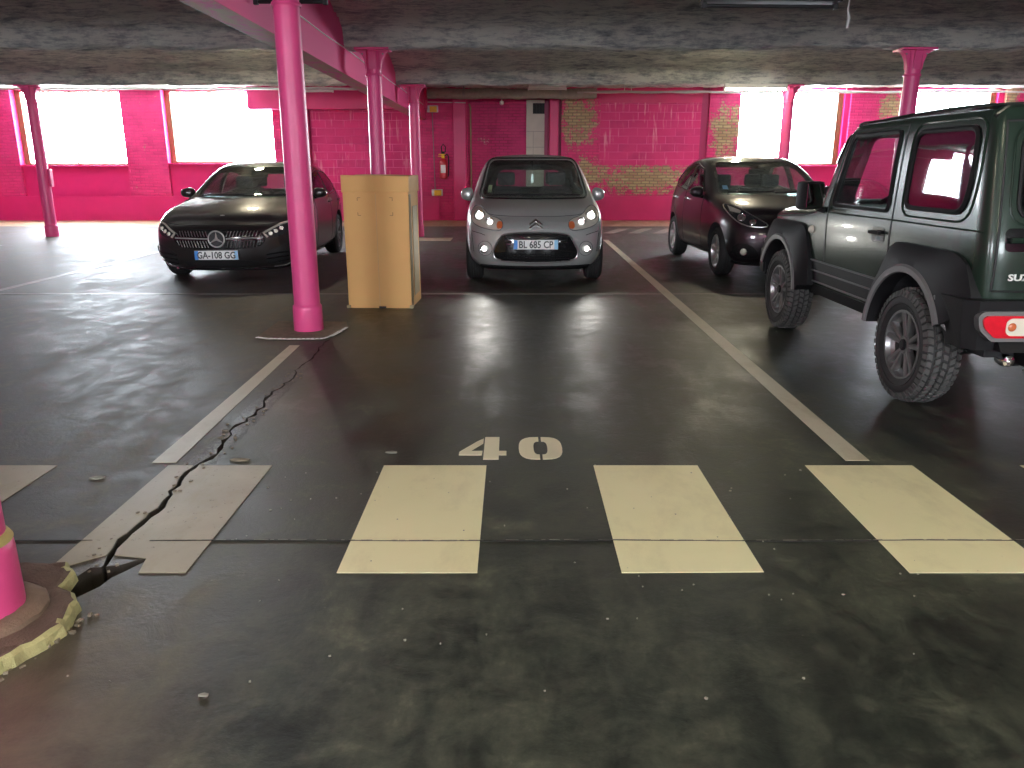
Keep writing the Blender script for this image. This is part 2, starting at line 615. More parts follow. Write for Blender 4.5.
def text_mesh(s, size, ext=0.002):
    cu = bpy.data.curves.new('t', 'FONT')
    cu.body = s
    cu.size = size
    cu.extrude = ext
    cu.offset = size * 0.022
    cu.align_x = 'CENTER'
    cu.align_y = 'CENTER'
    cu.resolution_u = 3
    o = bpy.data.objects.new('t', cu)
    COL.objects.link(o)
    me = evalmesh(o)
    bpy.data.objects.remove(o)
    return me


# ------------------------------------------------------------------ FLOOR with its open crack
CR = []
yy = 2.47
while yy < 6.35:
    t = (yy - 2.36) / 4.0
    wd = 0.020 * (1 - t) ** 1.4 * (0.4 + random.random()) + 0.004 + (0.02 * random.random() ** 4)
    cx = -1.485 + 0.016 * math.sin(yy * 9) + random.uniform(-0.014, 0.014) - 0.03 * t + (0.03 if yy < 2.7 else 0)
    CR.append((yy, cx - wd * 0.55, cx + wd * 0.45))
    yy += 0.055 * (0.7 + 0.8 * random.random())
CR = [c for c in CR if not 3.47 < c[0] < 3.50]
crack_poly = [(c[1], c[0]) for c in CR] + [(c[2], c[0]) for c in reversed(CR)]
PIT = [(-1.50, 2.30), (-1.52, 2.40), (-1.50, 2.50), (-1.455, 2.505), (-1.40, 2.52), (-1.36, 2.555), (-1.305, 2.575), (-1.34, 2.52), (-1.365, 2.47), (-1.39, 2.43), (-1.40, 2.37), (-1.44, 2.30)]


def floor():
    verts = []
    edges = []

    def loop(p):
        s = len(verts)
        verts.extend([Vector((a[0], a[1])) for a in p])
        edges.extend([(s + i, s + (i + 1) % len(p)) for i in range(len(p))])
    loop([(-16.4, -7.4), (16.4, -7.4), (16.4, 22.0), (-16.4, 22.0)])
    loop(crack_poly)
    loop(PIT)
    v, e, f, _, _, _ = delaunay_2d_cdt(verts, edges, [], 1, 1e-6)
    bm = B()
    bv = [bm.verts.new((p.x, p.y, 0)) for p in v]
    for q in f:
        cx = sum(v[i].x for i in q) / len(q)
        cy = sum(v[i].y for i in q) / len(q)
        if inpoly(cx, cy, crack_poly) or inpoly(cx, cy, PIT):
            continue
        try:
            bm.faces.new([bv[i] for i in q])
        except ValueError:
            pass
    bmesh.ops.recalc_face_normals(bm, faces=bm.faces[:])
    if sum(fc.normal.z for fc in bm.faces) < 0:
        bmesh.ops.reverse_faces(bm, faces=bm.faces[:])
    be = [e for e in bm.edges if e.is_boundary]
    r = bmesh.ops.extrude_edge_only(bm, edges=be)
    for g in r['geom']:
        if isinstance(g, bmesh.types.BMVert):
            g.co.z = -0.09
        if isinstance(g, bmesh.types.BMFace):
            g.material_index = 1
    q = [bm.verts.new(p) for p in ((-16.4, -7.4, -0.09), (16.4, -7.4, -0.09), (16.4, 22, -0.09), (-16.4, 22, -0.09))]
    bm.faces.new(q).material_index = 1
    o = obj('floor', bm, [M['floor'], M['pitshade']], recalc=False)
    tag(o, kind='structure')


floor()

# ------------------------------------------------------------------ CEILING: sprayed vaults between cross beams
BY = [-3.4, 1.6, 6.6, 11.55, 16.45]


def ceil_z(y):
    near = min(BY, key=lambda b: abs(b - y))
    d = abs(y - near)
    if y > 16.45:
        span = 5.15 * 2 * 0.55
        t = min(1.0, max(0.0, (y - 16.65) / 1.2))
        return 2.99 + 0.40 * math.sin(t * PI / 2)
    if d < 0.17:
        return 2.95
    t = min(1.0, (d - 0.17) / 2.3)
    lip = min(1.0, (d - 0.17) / 0.05)
    return 2.95 + 0.19 * lip + 0.38 * (1 - (1 - t) ** 2) ** 0.8


def ceiling():
    bm = B()
    xs = [-16.2 + i * 0.10 for i in range(325)]
    ys = []
    y = -7.2
    while y < 21.95:
        ys.append(y)
        d = min(abs(y - b) for b in BY)
        y += 0.035 if d < 0.45 and y > 5 else (0.09 if y > 5 else 0.2)
    ys.append(22.0)
    rows = []
    for y in ys:
        row = []
        for x in xs:
            n = noise.noise(Vector((x * 1.3, y * 3.0, 0))) * 0.035 + noise.noise(Vector((x * 4, y * 11, 7))) * 0.035 + noise.noise(Vector((x * 9, y * 20, 2))) * 0.016
            row.append(bm.verts.new((x, y + 0.03 * noise.noise(Vector((x * 2, y, 3))), ceil_z(y) + n)))
        rows.append(row)
    for a, b in zip(rows, rows[1:]):
        for i in range(len(xs) - 1):
            bm.faces.new((a[i], b[i], b[i + 1], a[i + 1]))
    top = [bm.verts.new(p) for p in ((-16.2, -7.2, 4.1), (16.2, -7.2, 4.1), (16.2, 22.0, 4.1), (-16.2, 22.0, 4.1))]
    bm.faces.new(top)
    o = obj('ceiling', bm, M['ceiling'], smooth=False, recalc=False)
    o.data.shade_smooth()
    tag(o, kind='structure')


ceiling()


def st(name, boxes, m, bev=0.0, parent=None):
    bm = B()
    for b_ in boxes:
        box(bm, *b_, bev=bev)
    o = obj(name, bm, m, parent)
    if parent is None:
        tag(o, kind='structure')
    return o


T = 4.1
# back wall: brick piers and bands, recesses
bb = []
y0, y1 = WY, WY + 0.42
for (a, b, z0, z1) in [(-16.4, -13.1, 0, T), (-10.25, -9.16, 0, T), (-6.3, -5.45, 0, T), (-2.45, -1.16, 0, T),
                       (1.30, 2.32, 0, T), (5.17, 5.98, 0, T), (8.86, 10.4, 0, T), (12.9, 16.4, 0, T),
                       (2.32, 4.98, 0, 1.45)]:
    bb.append((a, b, y0, y1, z0, z1))
for (a, b, c, d) in WINS:
    bb.append((a, b, y0, y1, d + 0.0, T))
st('wall_back', bb, M['brick'])
st('wall_back_spandrels', [(a, b + (0.12 if i > 1 else 0), y0 + 0.09, y1, 0, c) for i, (a, b, c, d) in enumerate(WINS)] +
   [(-5.45, -5.3, y0 + 0.12, y1, 0, T), (8.74, 8.86, y0 + 0.1, y1, c, T), (12.75, 12.9, y0 + 0.1, y1, c, T)], M['pink'])
st('wall_back_blockwork', [(-5.3, -2.45, y0 + 0.06, y1, 0, T), (2.32, 4.98, y0 + 0.06, y1, 1.45, 3.02)], M['block'])
st('wall_back_plain_band', [(2.32, 4.98, y0 + 0.03, y1, 3.02, T)], M['pink'])
st('wall_back_recess', [(-1.16, 0.38, y0 + 0.28, y1, 0, T), (0.38, 0.86, y0 + 0.30, y1, 0, T)], M['brick2'])
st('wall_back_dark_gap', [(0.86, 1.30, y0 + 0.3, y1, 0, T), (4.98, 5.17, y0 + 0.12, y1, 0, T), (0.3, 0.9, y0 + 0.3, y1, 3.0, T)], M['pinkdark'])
st('baseboard_back', [(-16.4, -1.95, y0 - 0.05, y0, 0, 0.64), (1.3, 16.4, y0 - 0.05, y0, 0, 0.64)], M['pink'], bev=0.0)
st('trim_1', [(-1.56, -1.2, y0 - 0.14, y0 + 0.02, 0, 3.2)], M['pink'], bev=0.03)
st('trim_2', [(0.98, 1.22, y0 - 0.1, y0 + 0.32, 0, 3.2)], M['pink'], bev=0.03)
st('trim_3', [(-6.83, -2.2, y0 - 0.30, y0 + 0.1, 2.83, 3.42)], M['pink'], bev=0.02)
st('trim_4', [(-7.6, -6.83, y0 - 0.20, y0 + 0.05, 3.28, 3.42)], M['pink'], bev=0.01)
st('trim_5', [(-1.1, -0.62, y0 + 0.25, y0 + 0.29, 2.35, 3.05), (-0.42, 0.1, y0 + 0.25, y0 + 0.29, 2.35, 3.05)], M['brick2'], bev=0.01)
# sills
st('trim_6', [(a - 0.02, b + 0.02, y0 - 0.03, y0 + 0.12, c - 0.05, c) for a, b, c, d in WINS], M['pink'], bev=0.008)

# pale grey service door with a louvre
dr = st('door_1', [(0.38, 0.86, y0 + 0.16, y0 + 0.24, 0, 2.75), (0.38, 0.86, y0 + 0.16, y0 + 0.24, 3.02, 3.1), (0.38, 0.55, y0 + 0.16, y0 + 0.24, 2.75, 3.02)], M['greydoor'])
bm = B()
for i in range(4):
    box(bm, 0.57 + i * 0.075, 0.60 + i * 0.075, y0 + 0.14, y0 + 0.2, 2.76, 3.01)
box(bm, 0.55, 0.86, y0 + 0.225, y0 + 0.24, 2.75, 3.02)
obj('louvre', bm, M['black'], dr)
st('door_groove', [(0.38, 0.86, y0 + 0.155, y0 + 0.165, 1.9, 1.91), (0.385, 0.86, y0 + 0.155, y0 + 0.165, 2.3, 2.31), (0.56, 0.57, y0 + 0.155, y0 + 0.165, 0, 2.31)], M['grey'], parent=dr)

# windows
for i, (a, b, c, d) in enumerate(WINS):
    bm = B()
    yy0, yy1 = y0 + 0.22, y0 + 0.28
    s = 0.05
    box(bm, a, a + s + (0.09 if i in (0, 1) else 0), yy0, yy1, c, d)
    box(bm, b - s - (0.09 if i in (2, 3) else 0), b, yy0, yy1, c, d)
    box(bm, a, b, yy0 + 0.001, yy1 - 0.001, c, c + s)
    box(bm, a, b, yy0 + 0.001, yy1 - 0.001, d - s, d)
    if i in (0, 3):
        box(bm, (a + b) / 2 - 0.015, (a + b) / 2 + 0.015, yy0 + 0.002, yy1 - 0.002, c, d)
    wo = obj('window_%d' % (i + 1), bm, M['wood'])
    tag(wo, kind='structure')
    bm = B()
    box(bm, a + 0.02, b - 0.02, y0 + 0.245, y0 + 0.252, c + 0.02, d - 0.02)
    obj('pane', bm, M['glass'], wo)

# other walls
M['sidebrick'] = brickmat('side_brick', (0.55, 0.03, 0.15), (0.45, 0.02, 0.12), 0.22, 0.075)
st('wall_left', [(-16.4, -16.2, -7.4, 22, 0, T)], M['sidebrick'])
st('wall_right', [(16.2, 16.4, -7.4, 22, 0, T)], M['sidebrick'])
fb, xx0 = [], -16.4
for (a, b, c, d) in FRONT:
    fb.append((xx0, a, -7.4, -7.2, 0, T))
    if c > 0: fb.append((a, b, -7.4, -7.2, 0, c))
    fb.append((a, b, -7.4, -7.2, d, T))
    xx0 = b
fb.append((xx0, 16.4, -7.4, -7.2, 0, T))
st('wall_front', fb, M['sidebrick'])

# longitudinal pink beam
bm = B()
box(bm, -2.52, -2.25, -7.2, WY + 0.1, 2.59, 2.625, 0.006)
box(bm, -2.50, -2.27, -7.2, WY + 0.1, 2.60, 3.6)
bme = obj('ceiling_beam', bm, M['beam'])
tag(bme, 'long bright pink steel beam under the rough grey ceiling', 'beam')
bm = B()
pts = [(-2.262, y, 2.93 + 0.006 * math.sin(y * 2.3)) for y in [i * 0.25 for i in range(-4, 85)]]
tube(bm, pts, 0.008, 6)
tag(obj('cable', bm, M['white']), 'thin white cable clipped along the side of the pink ceiling beam', 'cable')


# ------------------------------------------------------------------ columns
def column(x, y, label, base_r=0.125, h=2.95, plinth=None, group='pink cast iron columns'):
    t = empty('support_column', (x, y, 0))
    tag(t, label, 'column', group)
    bm = B()
    lathe(bm, [(0.111, 0.0), (0.111, 0.2), (0.108, 1.5), (0.102, h - 0.38), (0.100, h - 0.03)], 40)
    obj('shaft', bm, M['hot'], t, True)
    bm = B()
    lathe(bm, [(base_r, 0.0), (base_r + 0.002, 0.01), (base_r, 0.20), (base_r - 0.002, 0.222), (base_r - 0.012, 0.235), (0.104, 0.25)], 40)
    obj('base_sleeve', bm, M['hot'], t, True)
    bm = B()
    lathe(bm, [(0.112, h - 0.36), (0.119, h - 0.345), (0.112, h - 0.33)], 32, caps=False)
    obj('neck_ring', bm, M['hot'], t, True)
    cp = B()
    box(cp, -0.235, 0.235, -0.16, 0.16, h - 0.03, h, 0.006)
    for k in range(4):
        dx, dy = ((1, 0), (-1, 0), (0, 1), (0, -1))[k]
        Lh = 0.225 if k < 2 else 0.15
        prof = [(0.095, h - 0.30)]
        for q in range(9):
            a = q / 8 * PI / 2
            prof.append((Lh - (Lh - 0.105) * math.cos(a), 0))
        # concave curve from the shaft to the plate edge
        prof = [(0.09, h - 0.27)] + [(0.105 + (Lh - 0.105) * (1 - math.cos(q / 8 * PI / 2)), h - 0.27 + 0.23 * math.sin(q / 8 * PI / 2)) for q in range(9)] + [(Lh, h - 0.03), (0.09, h - 0.03)]
        vs = []
        for wdt in (-0.05, 0.05):
            vs.append([cp.verts.new((dx * r + (wdt if dy else 0), dy * r + (wdt if dx else 0), z)) for r, z in prof])
        cp.faces.new(vs[0]); cp.faces.new(vs[1])
        n = len(prof)
        for i in range(n):
            cp.faces.new((vs[0][i], vs[0][(i + 1) % n], vs[1][(i + 1) % n], vs[1][i]))
    c = obj('capital', cp, M['hot'], t)
    for k in (-1, 1):
        bm = B()
        lathe(bm, [(0.012, -0.055), (0.012, -0.068), (0.006, -0.07)], 6, (k * 0.14, 0, h - 0.075), 'Y')
        obj('bolt', bm, M['grey'], c)
    return t


column(-1.775, 6.70, 'large bright pink column in front, left of the cardboard box', group=None)
column(-1.91, 11.55, 'pink column rising behind the cardboard box, the nearer of two')
column(-1.95, 16.45, 'farther slim pink column behind the cardboard box, left of the extinguisher')
column(5.54, 11.55, 'pink column standing behind the green off-roader roof')
column(5.50, 16.45, 'pink column in front of the bright window behind the black hatchback')
c0 = column(-9.55, 16.45, 'pink column far left in front of the leftmost window')
bm = B()
box(bm, 0.12, 0.17, -0.05, 0.05, 1.0, 1.35, 0.01)
obj('junction_box', bm, M['hot'], c0)
for oo in []:
    pass
cc = column(-1.64, 2.12, 'pink column base on the broken plinth at the left edge', base_r=0.128, group=None)
cc.location.z = 0.05
for ch in cc.children:
    if ch.name.startswith('base_sleeve'):
        bm = B()
        lathe(bm, [(0.128, 0.235), (0.12, 0.25), (0.109, 0.262)], 40)
        obj('sleeve_cap', bm, M['ochre'], cc, True)

# broken cement pads under the columns
bm = B()
pl = [(-2.15, 7.08), (-2.13, 6.42), (-2.05, 6.33), (-1.78, 6.31), (-1.57, 6.33), (-1.50, 6.5), (-1.46, 6.82), (-1.52, 7.05)]
prism(bm, pl, 0.0, 0.012)
tag(obj('column_plinth', bm, M['rubble']), 'thin cracked cement pad around the foot of the large pink column', 'plinth')
bm = B()
ep = [(-2.13, 6.36), (-2.02, 6.315), (-1.78, 6.295), (-1.56, 6.315), (-1.505, 6.45), (-1.46, 6.78)]
for (a, b) in zip(ep, ep[1:]):
    va, vb = Vector(a), Vector(b)
    for k in range(6):
        p = va.lerp(vb, k / 6 + 0.04)
        q = va.lerp(vb, (k + 1) / 6)
        d = (q - p).normalized()
        nrm = Vector((-d.y, d.x)) * random.uniform(0.008, 0.018)
        prism(bm, [tuple(p + nrm), tuple(q + nrm), tuple(q - nrm), tuple(p - nrm)], 0.011, 0.016)
tag(obj('cement_edge', bm, M['white']), 'broken pale edge of the cement pad by the large pink column', 'kerb')

# kerbed plinth lower left
t = empty('kerbed_plinth', (-1.8, 2.1, 0))
tag(t, 'broken reddish plinth with pale yellow kerb at lower left', 'plinth')
out = [(-2.6, 1.74), (-1.52, 1.76), (-1.44, 1.88), (-1.385, 1.98), (-1.355, 2.08), (-1.385, 2.22), (-1.425, 2.275), (-1.475, 2.30), (-1.495, 2.41), (-1.555, 2.47), (-2.6, 2.49)]


def rough_loop(p, n, amp, seed):
    random.seed(seed)
    r = []
    for i in range(len(p)):
        a, b = Vector(p[i]), Vector(p[(i + 1) % len(p)])
        m_ = max(1, int((b - a).length / n))
        for k in range(m_):
            q = a.lerp(b, k / m_)
            r.append(Vector((q.x + random.uniform(-amp, amp), q.y + random.uniform(-amp, amp))))
    return r


ol = rough_loop(out, 0.028, 0.004, 3)
n = len(ol)
nrm_ = []
for i in range(n):
    d = (ol[(i + 2) % n] - ol[i - 2]).normalized()
    nrm_.append(Vector((-d.y, d.x)))
bm = B()
lv = []
for ins, z in ((0.0, 0.0), (0.002, 0.015), (0.006, 0.034), (0.016, 0.043), (0.030, 0.045)):
    lv.append([bm.verts.new((ol[i].x + nrm_[i].x * (ins + (random.uniform(-.0025, .0025) if z else 0)) + 1.8, ol[i].y + nrm_[i].y * ins - 2.1,
                             z + (random.uniform(-0.0025, 0.0025) if z else 0))) for i in range(n)])
for a, b in zip(lv, lv[1:]):
    for i in range(n):
        bm.faces.new((a[i], a[(i + 1) % n], b[(i + 1) % n], b[i]))
bm.faces.new(lv[-1]); bm.faces.new(lv[0])
for f in bm.faces:
    c = f.calc_center_median()
    
    f.material_index = 1 if (len(f.verts) == 4 and c.x > 0.20 and c.y < 0.40 and c.z < 0.0435) else 0
obj('slab', bm, [M['plinth'], M['kerbyellow']], t)
bm = B()
lathe(bm, [(0.195, 0.04), (0.19, 0.056), (0.165, 0.066), (0.128, 0.07)], 30, (0.16, 0.02, 0))
for v in bm.verts:
    v.co += Vector((random.uniform(-.006, .006), random.uniform(-.006, .006), random.uniform(-.003, .003)))
obj('cement_collar', bm, M['cement'], t, True)
bm = B()
random.seed(8)
for k in range(30):
    u = random.random()
    p = Vector((-1.46, 1.84)).lerp(Vector((-1.345, 2.2)), u) + Vector((random.uniform(0.0, 0.04), 0))
    s = random.uniform(0.003, 0.009)
    mt = Matrix.Translation((p.x, p.y, s * 0.5)) @ Matrix.Rotation(random.random() * 6, 4, 'Z') @ Matrix.Rotation(random.uniform(-.4, .4), 4, 'X')
    box(bm, -s, s, -s * .7, s * .7, -s * .5, s * .5, mtx=mt)
tag(obj('kerb_crumbs', bm, M['rubble']), 'crumbs of broken concrete along the pale yellow kerb', 'rubble', kind='stuff')
bm = B()
random.seed(11)
for k in range(70):
    c = random.choice(CR[:len(CR) * 3 // 4])
    s = random.uniform(0.002, 0.007)
    p = (random.choice((c[1] - random.uniform(0.01, .05), c[2] + random.uniform(0.01, 0.05))), c[0], s * 0.4)
    mt = Matrix.Translation(p) @ Matrix.Rotation(random.random() * 6, 4, 'Z')
    box(bm, -s, s * 1.3, -s, s * .8, -s * .5, s * .5, mtx=mt)
tag(obj('crack_rubble', bm, M['rubble']), 'loose chips of concrete along the long floor crack', 'rubble', kind='stuff')

# ------------------------------------------------------------------ painted markings
PADS = [(-2.68, -2.17), (-1.64, -1.145), (-0.615, -0.122), (0.385, 0.885), (1.395, 1.91), (2.42, 2.92)]


def flat(name, pts, m, z=0.0025, label=None, cat=None, group=None):
    bm = B()
    prism(bm, pts, 0.0003, z)
    o = obj(name, bm, m)
    return tag(o, label, cat, group)


labs = ['faded cream floor rectangle at the left edge beyond the crack', None,
        'cream painted floor rectangle just below the digit four', 'cream painted floor rectangle right of centre, below the digit zero',
        'cream painted floor rectangle below the end of the right bay line', 'cream painted floor patch at the right edge near the green off-roader']
for i, (a, b) in enumerate(PADS):
    ya, yb = 2.46, 3.485
    if i == 1:
        cl = [c for c in CR if ya + 0.02 < c[0] < yb]
        lft = [(a, ya), ] + [(c[1] - 0.004, c[0]) for c in cl if c[0] > 2.52] + [(cl[-1][1] - .004, yb), (a, yb)]
        rgt = [(b, ya), (b, yb), (cl[-1][2] + .004, yb)] + [(c[2] + 0.004, c[0]) for c in reversed(cl) if c[0] > 2.58] + [(-1.33, 2.565), (-1.31, ya)]
        bm = B()
        prism(bm, lft, 0.0003, 0.0025)
        prism(bm, rgt, 0.0003, 0.0025)
        tag(obj('floor_marking', bm, M['padworn']), 'worn dusty painted floor rectangle broken by the long crack', 'floor marking', 'row of painted floor rectangles')
    else:
        flat('floor_marking', [(a, ya), (b, ya + (0.006 if i == 3 else 0)), (b, yb), (a + 0.004, yb)], M['padworn'] if i == 0 else M['pad'],
             label=labs[i], cat='floor marking', group='row of painted floor rectangles')

flat('bay_line', [(-1.735, 3.52), (-1.62, 3.52), (-1.70, 6.1), (-1.78, 6.1)], M['line'], label='pale bay line running up to the large pink column', cat='floor marking')
flat('bay_line', [(1.62, 3.55), (1.735, 3.55), (1.90, 15.6), (1.80, 15.6)], M['line'], label='long pale bay line between the silver hatchback and the green off-roader', cat='floor marking')
flat('cross_line', [(-12.5, 8.73), (2.85, 8.73), (2.85, 8.785), (-12.5, 8.785)], M['linefaint'], label='thin faded line crossing the floor under the cardboard box', cat='floor marking', z=0.0018)
flat('bay_line', [(-6.0, 8.95), (-5.9, 8.95), (-5.95, 14.5), (-6.05, 14.5)], M['linefaint'], label='faded bay line left of the black car with the star badge', cat='floor marking')
flat('bay_line', [(-9.4, 8.95), (-9.3, 8.95), (-9.35, 14.5), (-9.45, 14.5)], M['linefaint'], label='faded bay line on the far left sunlit floor', cat='floor marking')
# hatch at the back right
for k in range(4):
    flat('hatch_stripe', [(1.95 + k * 0.55, 17.2), (2.2 + k * 0.55, 17.2), (2.75 + k * 0.55, 18.6), (2.5 + k * 0.55, 18.6)], M['linefaint'],
         label='faded diagonal stripe on the floor before the peeling brick wall', cat='floor marking', group='faded diagonal stripes')
flat('hatch_stripe', [(-2.0, 15.4), (-1.2, 15.4), (-1.2, 16.1), (-2.0, 16.1)], M['padworn'], label='faded floor patch left of the silver hatchback', cat='floor marking')
# the thin construction joint
bm = B()
x = -1.40
random.seed(5)
pa, pb = [], []
x = -1.38
while x < 9:
    y = 2.705 + 0.003 * math.sin(x * 5) + random.uniform(-.0012, .0012)
    pa.append((x, y - 0.0022 - random.random() * 0.001))
    pb.append((x, y + 0.0022 + random.random() * 0.001))
    x += 0.06
prism(bm, pa + pb[::-1], 0.0004, 0.0031)
for k in range(230):
    x = random.uniform(-1.3, 5)
    y = 2.705 + 0.003 * math.sin(x * 5) + 0.004
    ll = random.uniform(0.01, 0.05)
    box(bm, x, x + ll, y, y + random.uniform(0.0015, 0.003), 0.0004, 0.0032, mi=1)
x = -6.0
while x < -1.6:
    box(bm, x, x + 0.2, 2.705, 2.709, 0.0004, 0.0031)
    x += 0.2
tag(obj('floor_joint', bm, [M['joint'], M['chalk']]), 'thin dark joint line crossing the whole floor through the rectangles', 'joint')


# stencilled number
def stencil():
    # digit 4 : two pieces; digit 0 : two halves
    bm = B()
    X0, Y0 = -0.263, 3.565
    S = 0.325
    W_ = 0.235
    P = lambda a, b: (X0 + a * W_, Y0 + b * S)
    four_r = [(0.52, 0.0), (0.84, 0.0), (0.84, 0.18), (1.0, 0.18), (1.0, 0.36), (0.84, 0.36), (0.84, 1.0), (0.55, 1.0), (0.52, 0.99)]
    four_l = [(0.48, 0.18), (0.0, 0.18), (0.0, 0.34), (0.30, 0.84), (0.48, 0.96), (0.48, 0.78), (0.22, 0.36), (0.48, 0.36)]
    four_l = [(0.48, 0.18), (0.0, 0.18), (0.0, 0.32), (0.36, 0.80), (0.49, 0.93), (0.49, 0.70), (0.24, 0.36), (0.49, 0.36)]
    prism(bm, [P(*p) for p in four_r], 0.0003, 0.0028)
    prism(bm, [P(*p) for p in four_l], 0.0003, 0.0028)
    a = obj('painted_digit', bm, M['numpaint'])
    tag(a, 'cream stencilled digit four painted on the dark floor', 'floor number')
    bm = B()
    X1 = 0.034
    W2 = 0.22

    def half(s):
        o, i = [], []
        for k in range(0, 13):
            a_ = -PI / 2 + PI * k / 12
            e = 0.62
            cx = abs(math.cos(a_)) ** e
            sy = math.copysign(abs(math.sin(a_)) ** 0.75, math.sin(a_))
            o.append((0.5 + s * (0.03 + 0.47 * cx), 0.5 + 0.5 * sy))
            i.append((0.5 + s * (0.03 + 0.13 * cx), 0.5 + 0.30 * sy))
        return o + i[::-1]
    for s in (1, -1):
        prism(bm, [(X1 + a_ * W2, Y0 + b_ * S) for a_, b_ in half(s)], 0.0003, 0.0028)
    a = obj('painted_digit', bm, M['numpaint'])
    tag(a, 'cream stencilled digit zero painted on the dark floor', 'floor number')


stencil()
# bits lying on the floor
random.seed(21)
for (x, y, s, lb) in [(-0.60, 3.66, 0.03, 'small pale paint chip just above the rectangle under the number'),
                      (-1.90, 3.33, 0.035, 'small flat stone chip left of the worn cracked rectangle'),
                      (-1.32, 3.56, 0.045, 'dark flat debris at the top of the worn cracked rectangle'),
                      (-0.83, 1.80, 0.014, 'small pale leaf fragment in the lower left foreground')]:
    bm = B()
    pts = [(x + s * (0.8 + 0.5 * random.random()) * math.cos(a * PI / 4), y + 0.5 * s * (0.7 + 0.5 * random.random()) * math.sin(a * PI / 4)) for a in range(8)]
    prism(bm, pts, 0.001, 0.005)
    tag(obj('debris_chip', bm, M['rubble'] if 'dark' in lb else M['chalk']), lb, 'debris')

bm = B()
random.seed(77)
for k in range(70):
    x, y = random.uniform(-1.3, 1.5), random.uniform(1.75, 3.5)
    q = random.uniform(0.0015, 0.0045)
    pts = [(x + q * (0.5 + random.random()) * math.cos(a * PI / 3), y + q * (0.5 + random.random()) * math.sin(a * PI / 3)) for a in range(6)]
    prism(bm, pts, 0.0003, 0.0035)
tag(obj('floor_grit', bm, M['chalk']), 'tiny pale grit and flakes scattered over the dark foreground floor', 'grit', kind='stuff')

# ------------------------------------------------------------------ cardboard box
def cardbox():
    t = empty('cardboard_box', (-1.325, 8.15, 0), math.radians(-2))
    tag(t, 'tall brown cardboard box with a lid standing beside the pink column', 'box')
    w2, d2, h = 0.32, 0.31, 1.30
    bm = B()
    v = box(bm, -w2, w2, -d2, d2, 0.0, h - 0.14)
    bmesh.ops.subdivide_edges(bm, edges=bm.edges[:], cuts=9, use_grid_fill=True)
    for q in bm.verts:
        n1 = noise.noise(q.co * 2.5) * 0.0025
        q.co.y += n1
        q.co.x += noise.noise(q.co * 2.1 + Vector((5, 0, 0))) * 0.006
    obj('carton', bm, [M['card']], t, True)
    bm = B()
    box(bm, -w2 - 0.012, w2 + 0.012, -d2 - 0.012, d2 + 0.012, h - 0.16, h, 0.006)
    bmesh.ops.subdivide_edges(bm, edges=bm.edges[:], cuts=5, use_grid_fill=True)
    for q in bm.verts:
        if q.co.z > h - 0.01: q.co.z += noise.noise(q.co * 4) * 0.014
        q.co.y += noise.noise(q.co * 5) * 0.003
    obj('lid', bm, M['card'], t, True)
    bm = B()
    for s in (-1, 1):
        box(bm, w2 - 0.006 , w2 + 0.009, -d2 + 0.01, -d2 + 0.10, 0.02, h - 0.18)
    box(bm, w2 + 0.004, w2 + 0.008, -0.1, 0.2, 0.1, h - 0.3)
    obj('side_sheet', bm, M['cardside'], t)  # sheets on the side carry the darkened, shaded colour
    for (cx, cz, sx_, sz_) in [(-0.18, h - 0.21, 1, -1), (0.165, h - 0.21, -1, -1), (-0.18, h - 0.38, 1, 1), (0.165, h - 0.38, -1, 1)]:
        bm = B()
        a, b = sorted((cx, cx + sx_ * 0.03)); c, d = sorted((cz, cz + sz_ * 0.03))
        box(bm, a, b, -d2 - 0.0065, -d2 - 0.003, cz - 0.002, cz + 0.002)
        box(bm, cx - 0.002, cx + 0.002, -d2 - 0.0065, -d2 - 0.003, c, d)
        obj('corner_mark', bm, M['ink'], t)
    bm = B()
    box(bm, -0.012, 0.06, -d2 - 0.005, -d2 + 0.03, 0.0, 0.018)
    obj('hand_slot', bm, M['black'], t)
    for s in (-1, 1):
        bm = B()
        box(bm, s * w2 - 0.02, s * w2 + 0.02, -d2 - 0.02, -d2 + 0.02, 0, 0.03, 0.008)
        obj('torn_corner', bm, M['cardside'], t)
    bm = B()
    box(bm, -0.002, 0.002, -d2 - 0.007, -d2 - 0.003, 0.02, h - 0.17)
    obj('seam', bm, M['card2'], t)


cardbox()

# ------------------------------------------------------------------ wall fittings
t = empty('fire_extinguisher', (-1.82, WY - 0.13, 1.08))
tag(t, 'red fire extinguisher hanging on the pink brick wall', 'fire extinguisher')
bm = B()
lathe(bm, [(0.06, 0), (0.088, 0.02), (0.09, 0.05), (0.09, 0.36), (0.08, 0.42), (0.05, 0.46), (0.03, 0.47)], 24)
obj('cylinder', bm, M['red'], t, True)
bm = B()
lathe(bm, [(0.035, 0.46), (0.035, 0.53), (0.02, 0.55)], 16)
box(bm, -0.10, 0.05, -0.015, 0.015, 0.54, 0.565, 0.004)
box(bm, -0.11, 0.03, -0.015, 0.015, 0.50, 0.515, 0.004)
obj('valve_head', bm, M['yellow'], t)
bm = B()
tube(bm, [(0.03, 0, 0.52), (0.09, -0.01, 0.56), (0.12, -0.01, 0.50), (0.12, 0, 0.35), (0.11, 0, 0.12), (0.10, 0, 0.06)], 0.013, 8)
obj('hose', bm, M['black'], t, True)
t.scale = (1.2, 1.0, 1.15)
bm = B()
box(bm, -0.055, 0.055, -0.0935, -0.086, 0.14, 0.32)
obj('label', bm, M['white'], t)
bm = B()
tube(bm, [(-0.03, 0.05, 0.55), (-0.04, 0.05, 0.72), (0.0, 0.05, 0.78), (0.05, 0.05, 0.72), (0.045, 0.05, 0.6)], 0.012, 8)
box(bm, -0.03, 0.03, 0.07, 0.12, 0.5, 0.62)
obj('hanging_hook', bm, M['black'], t, True)

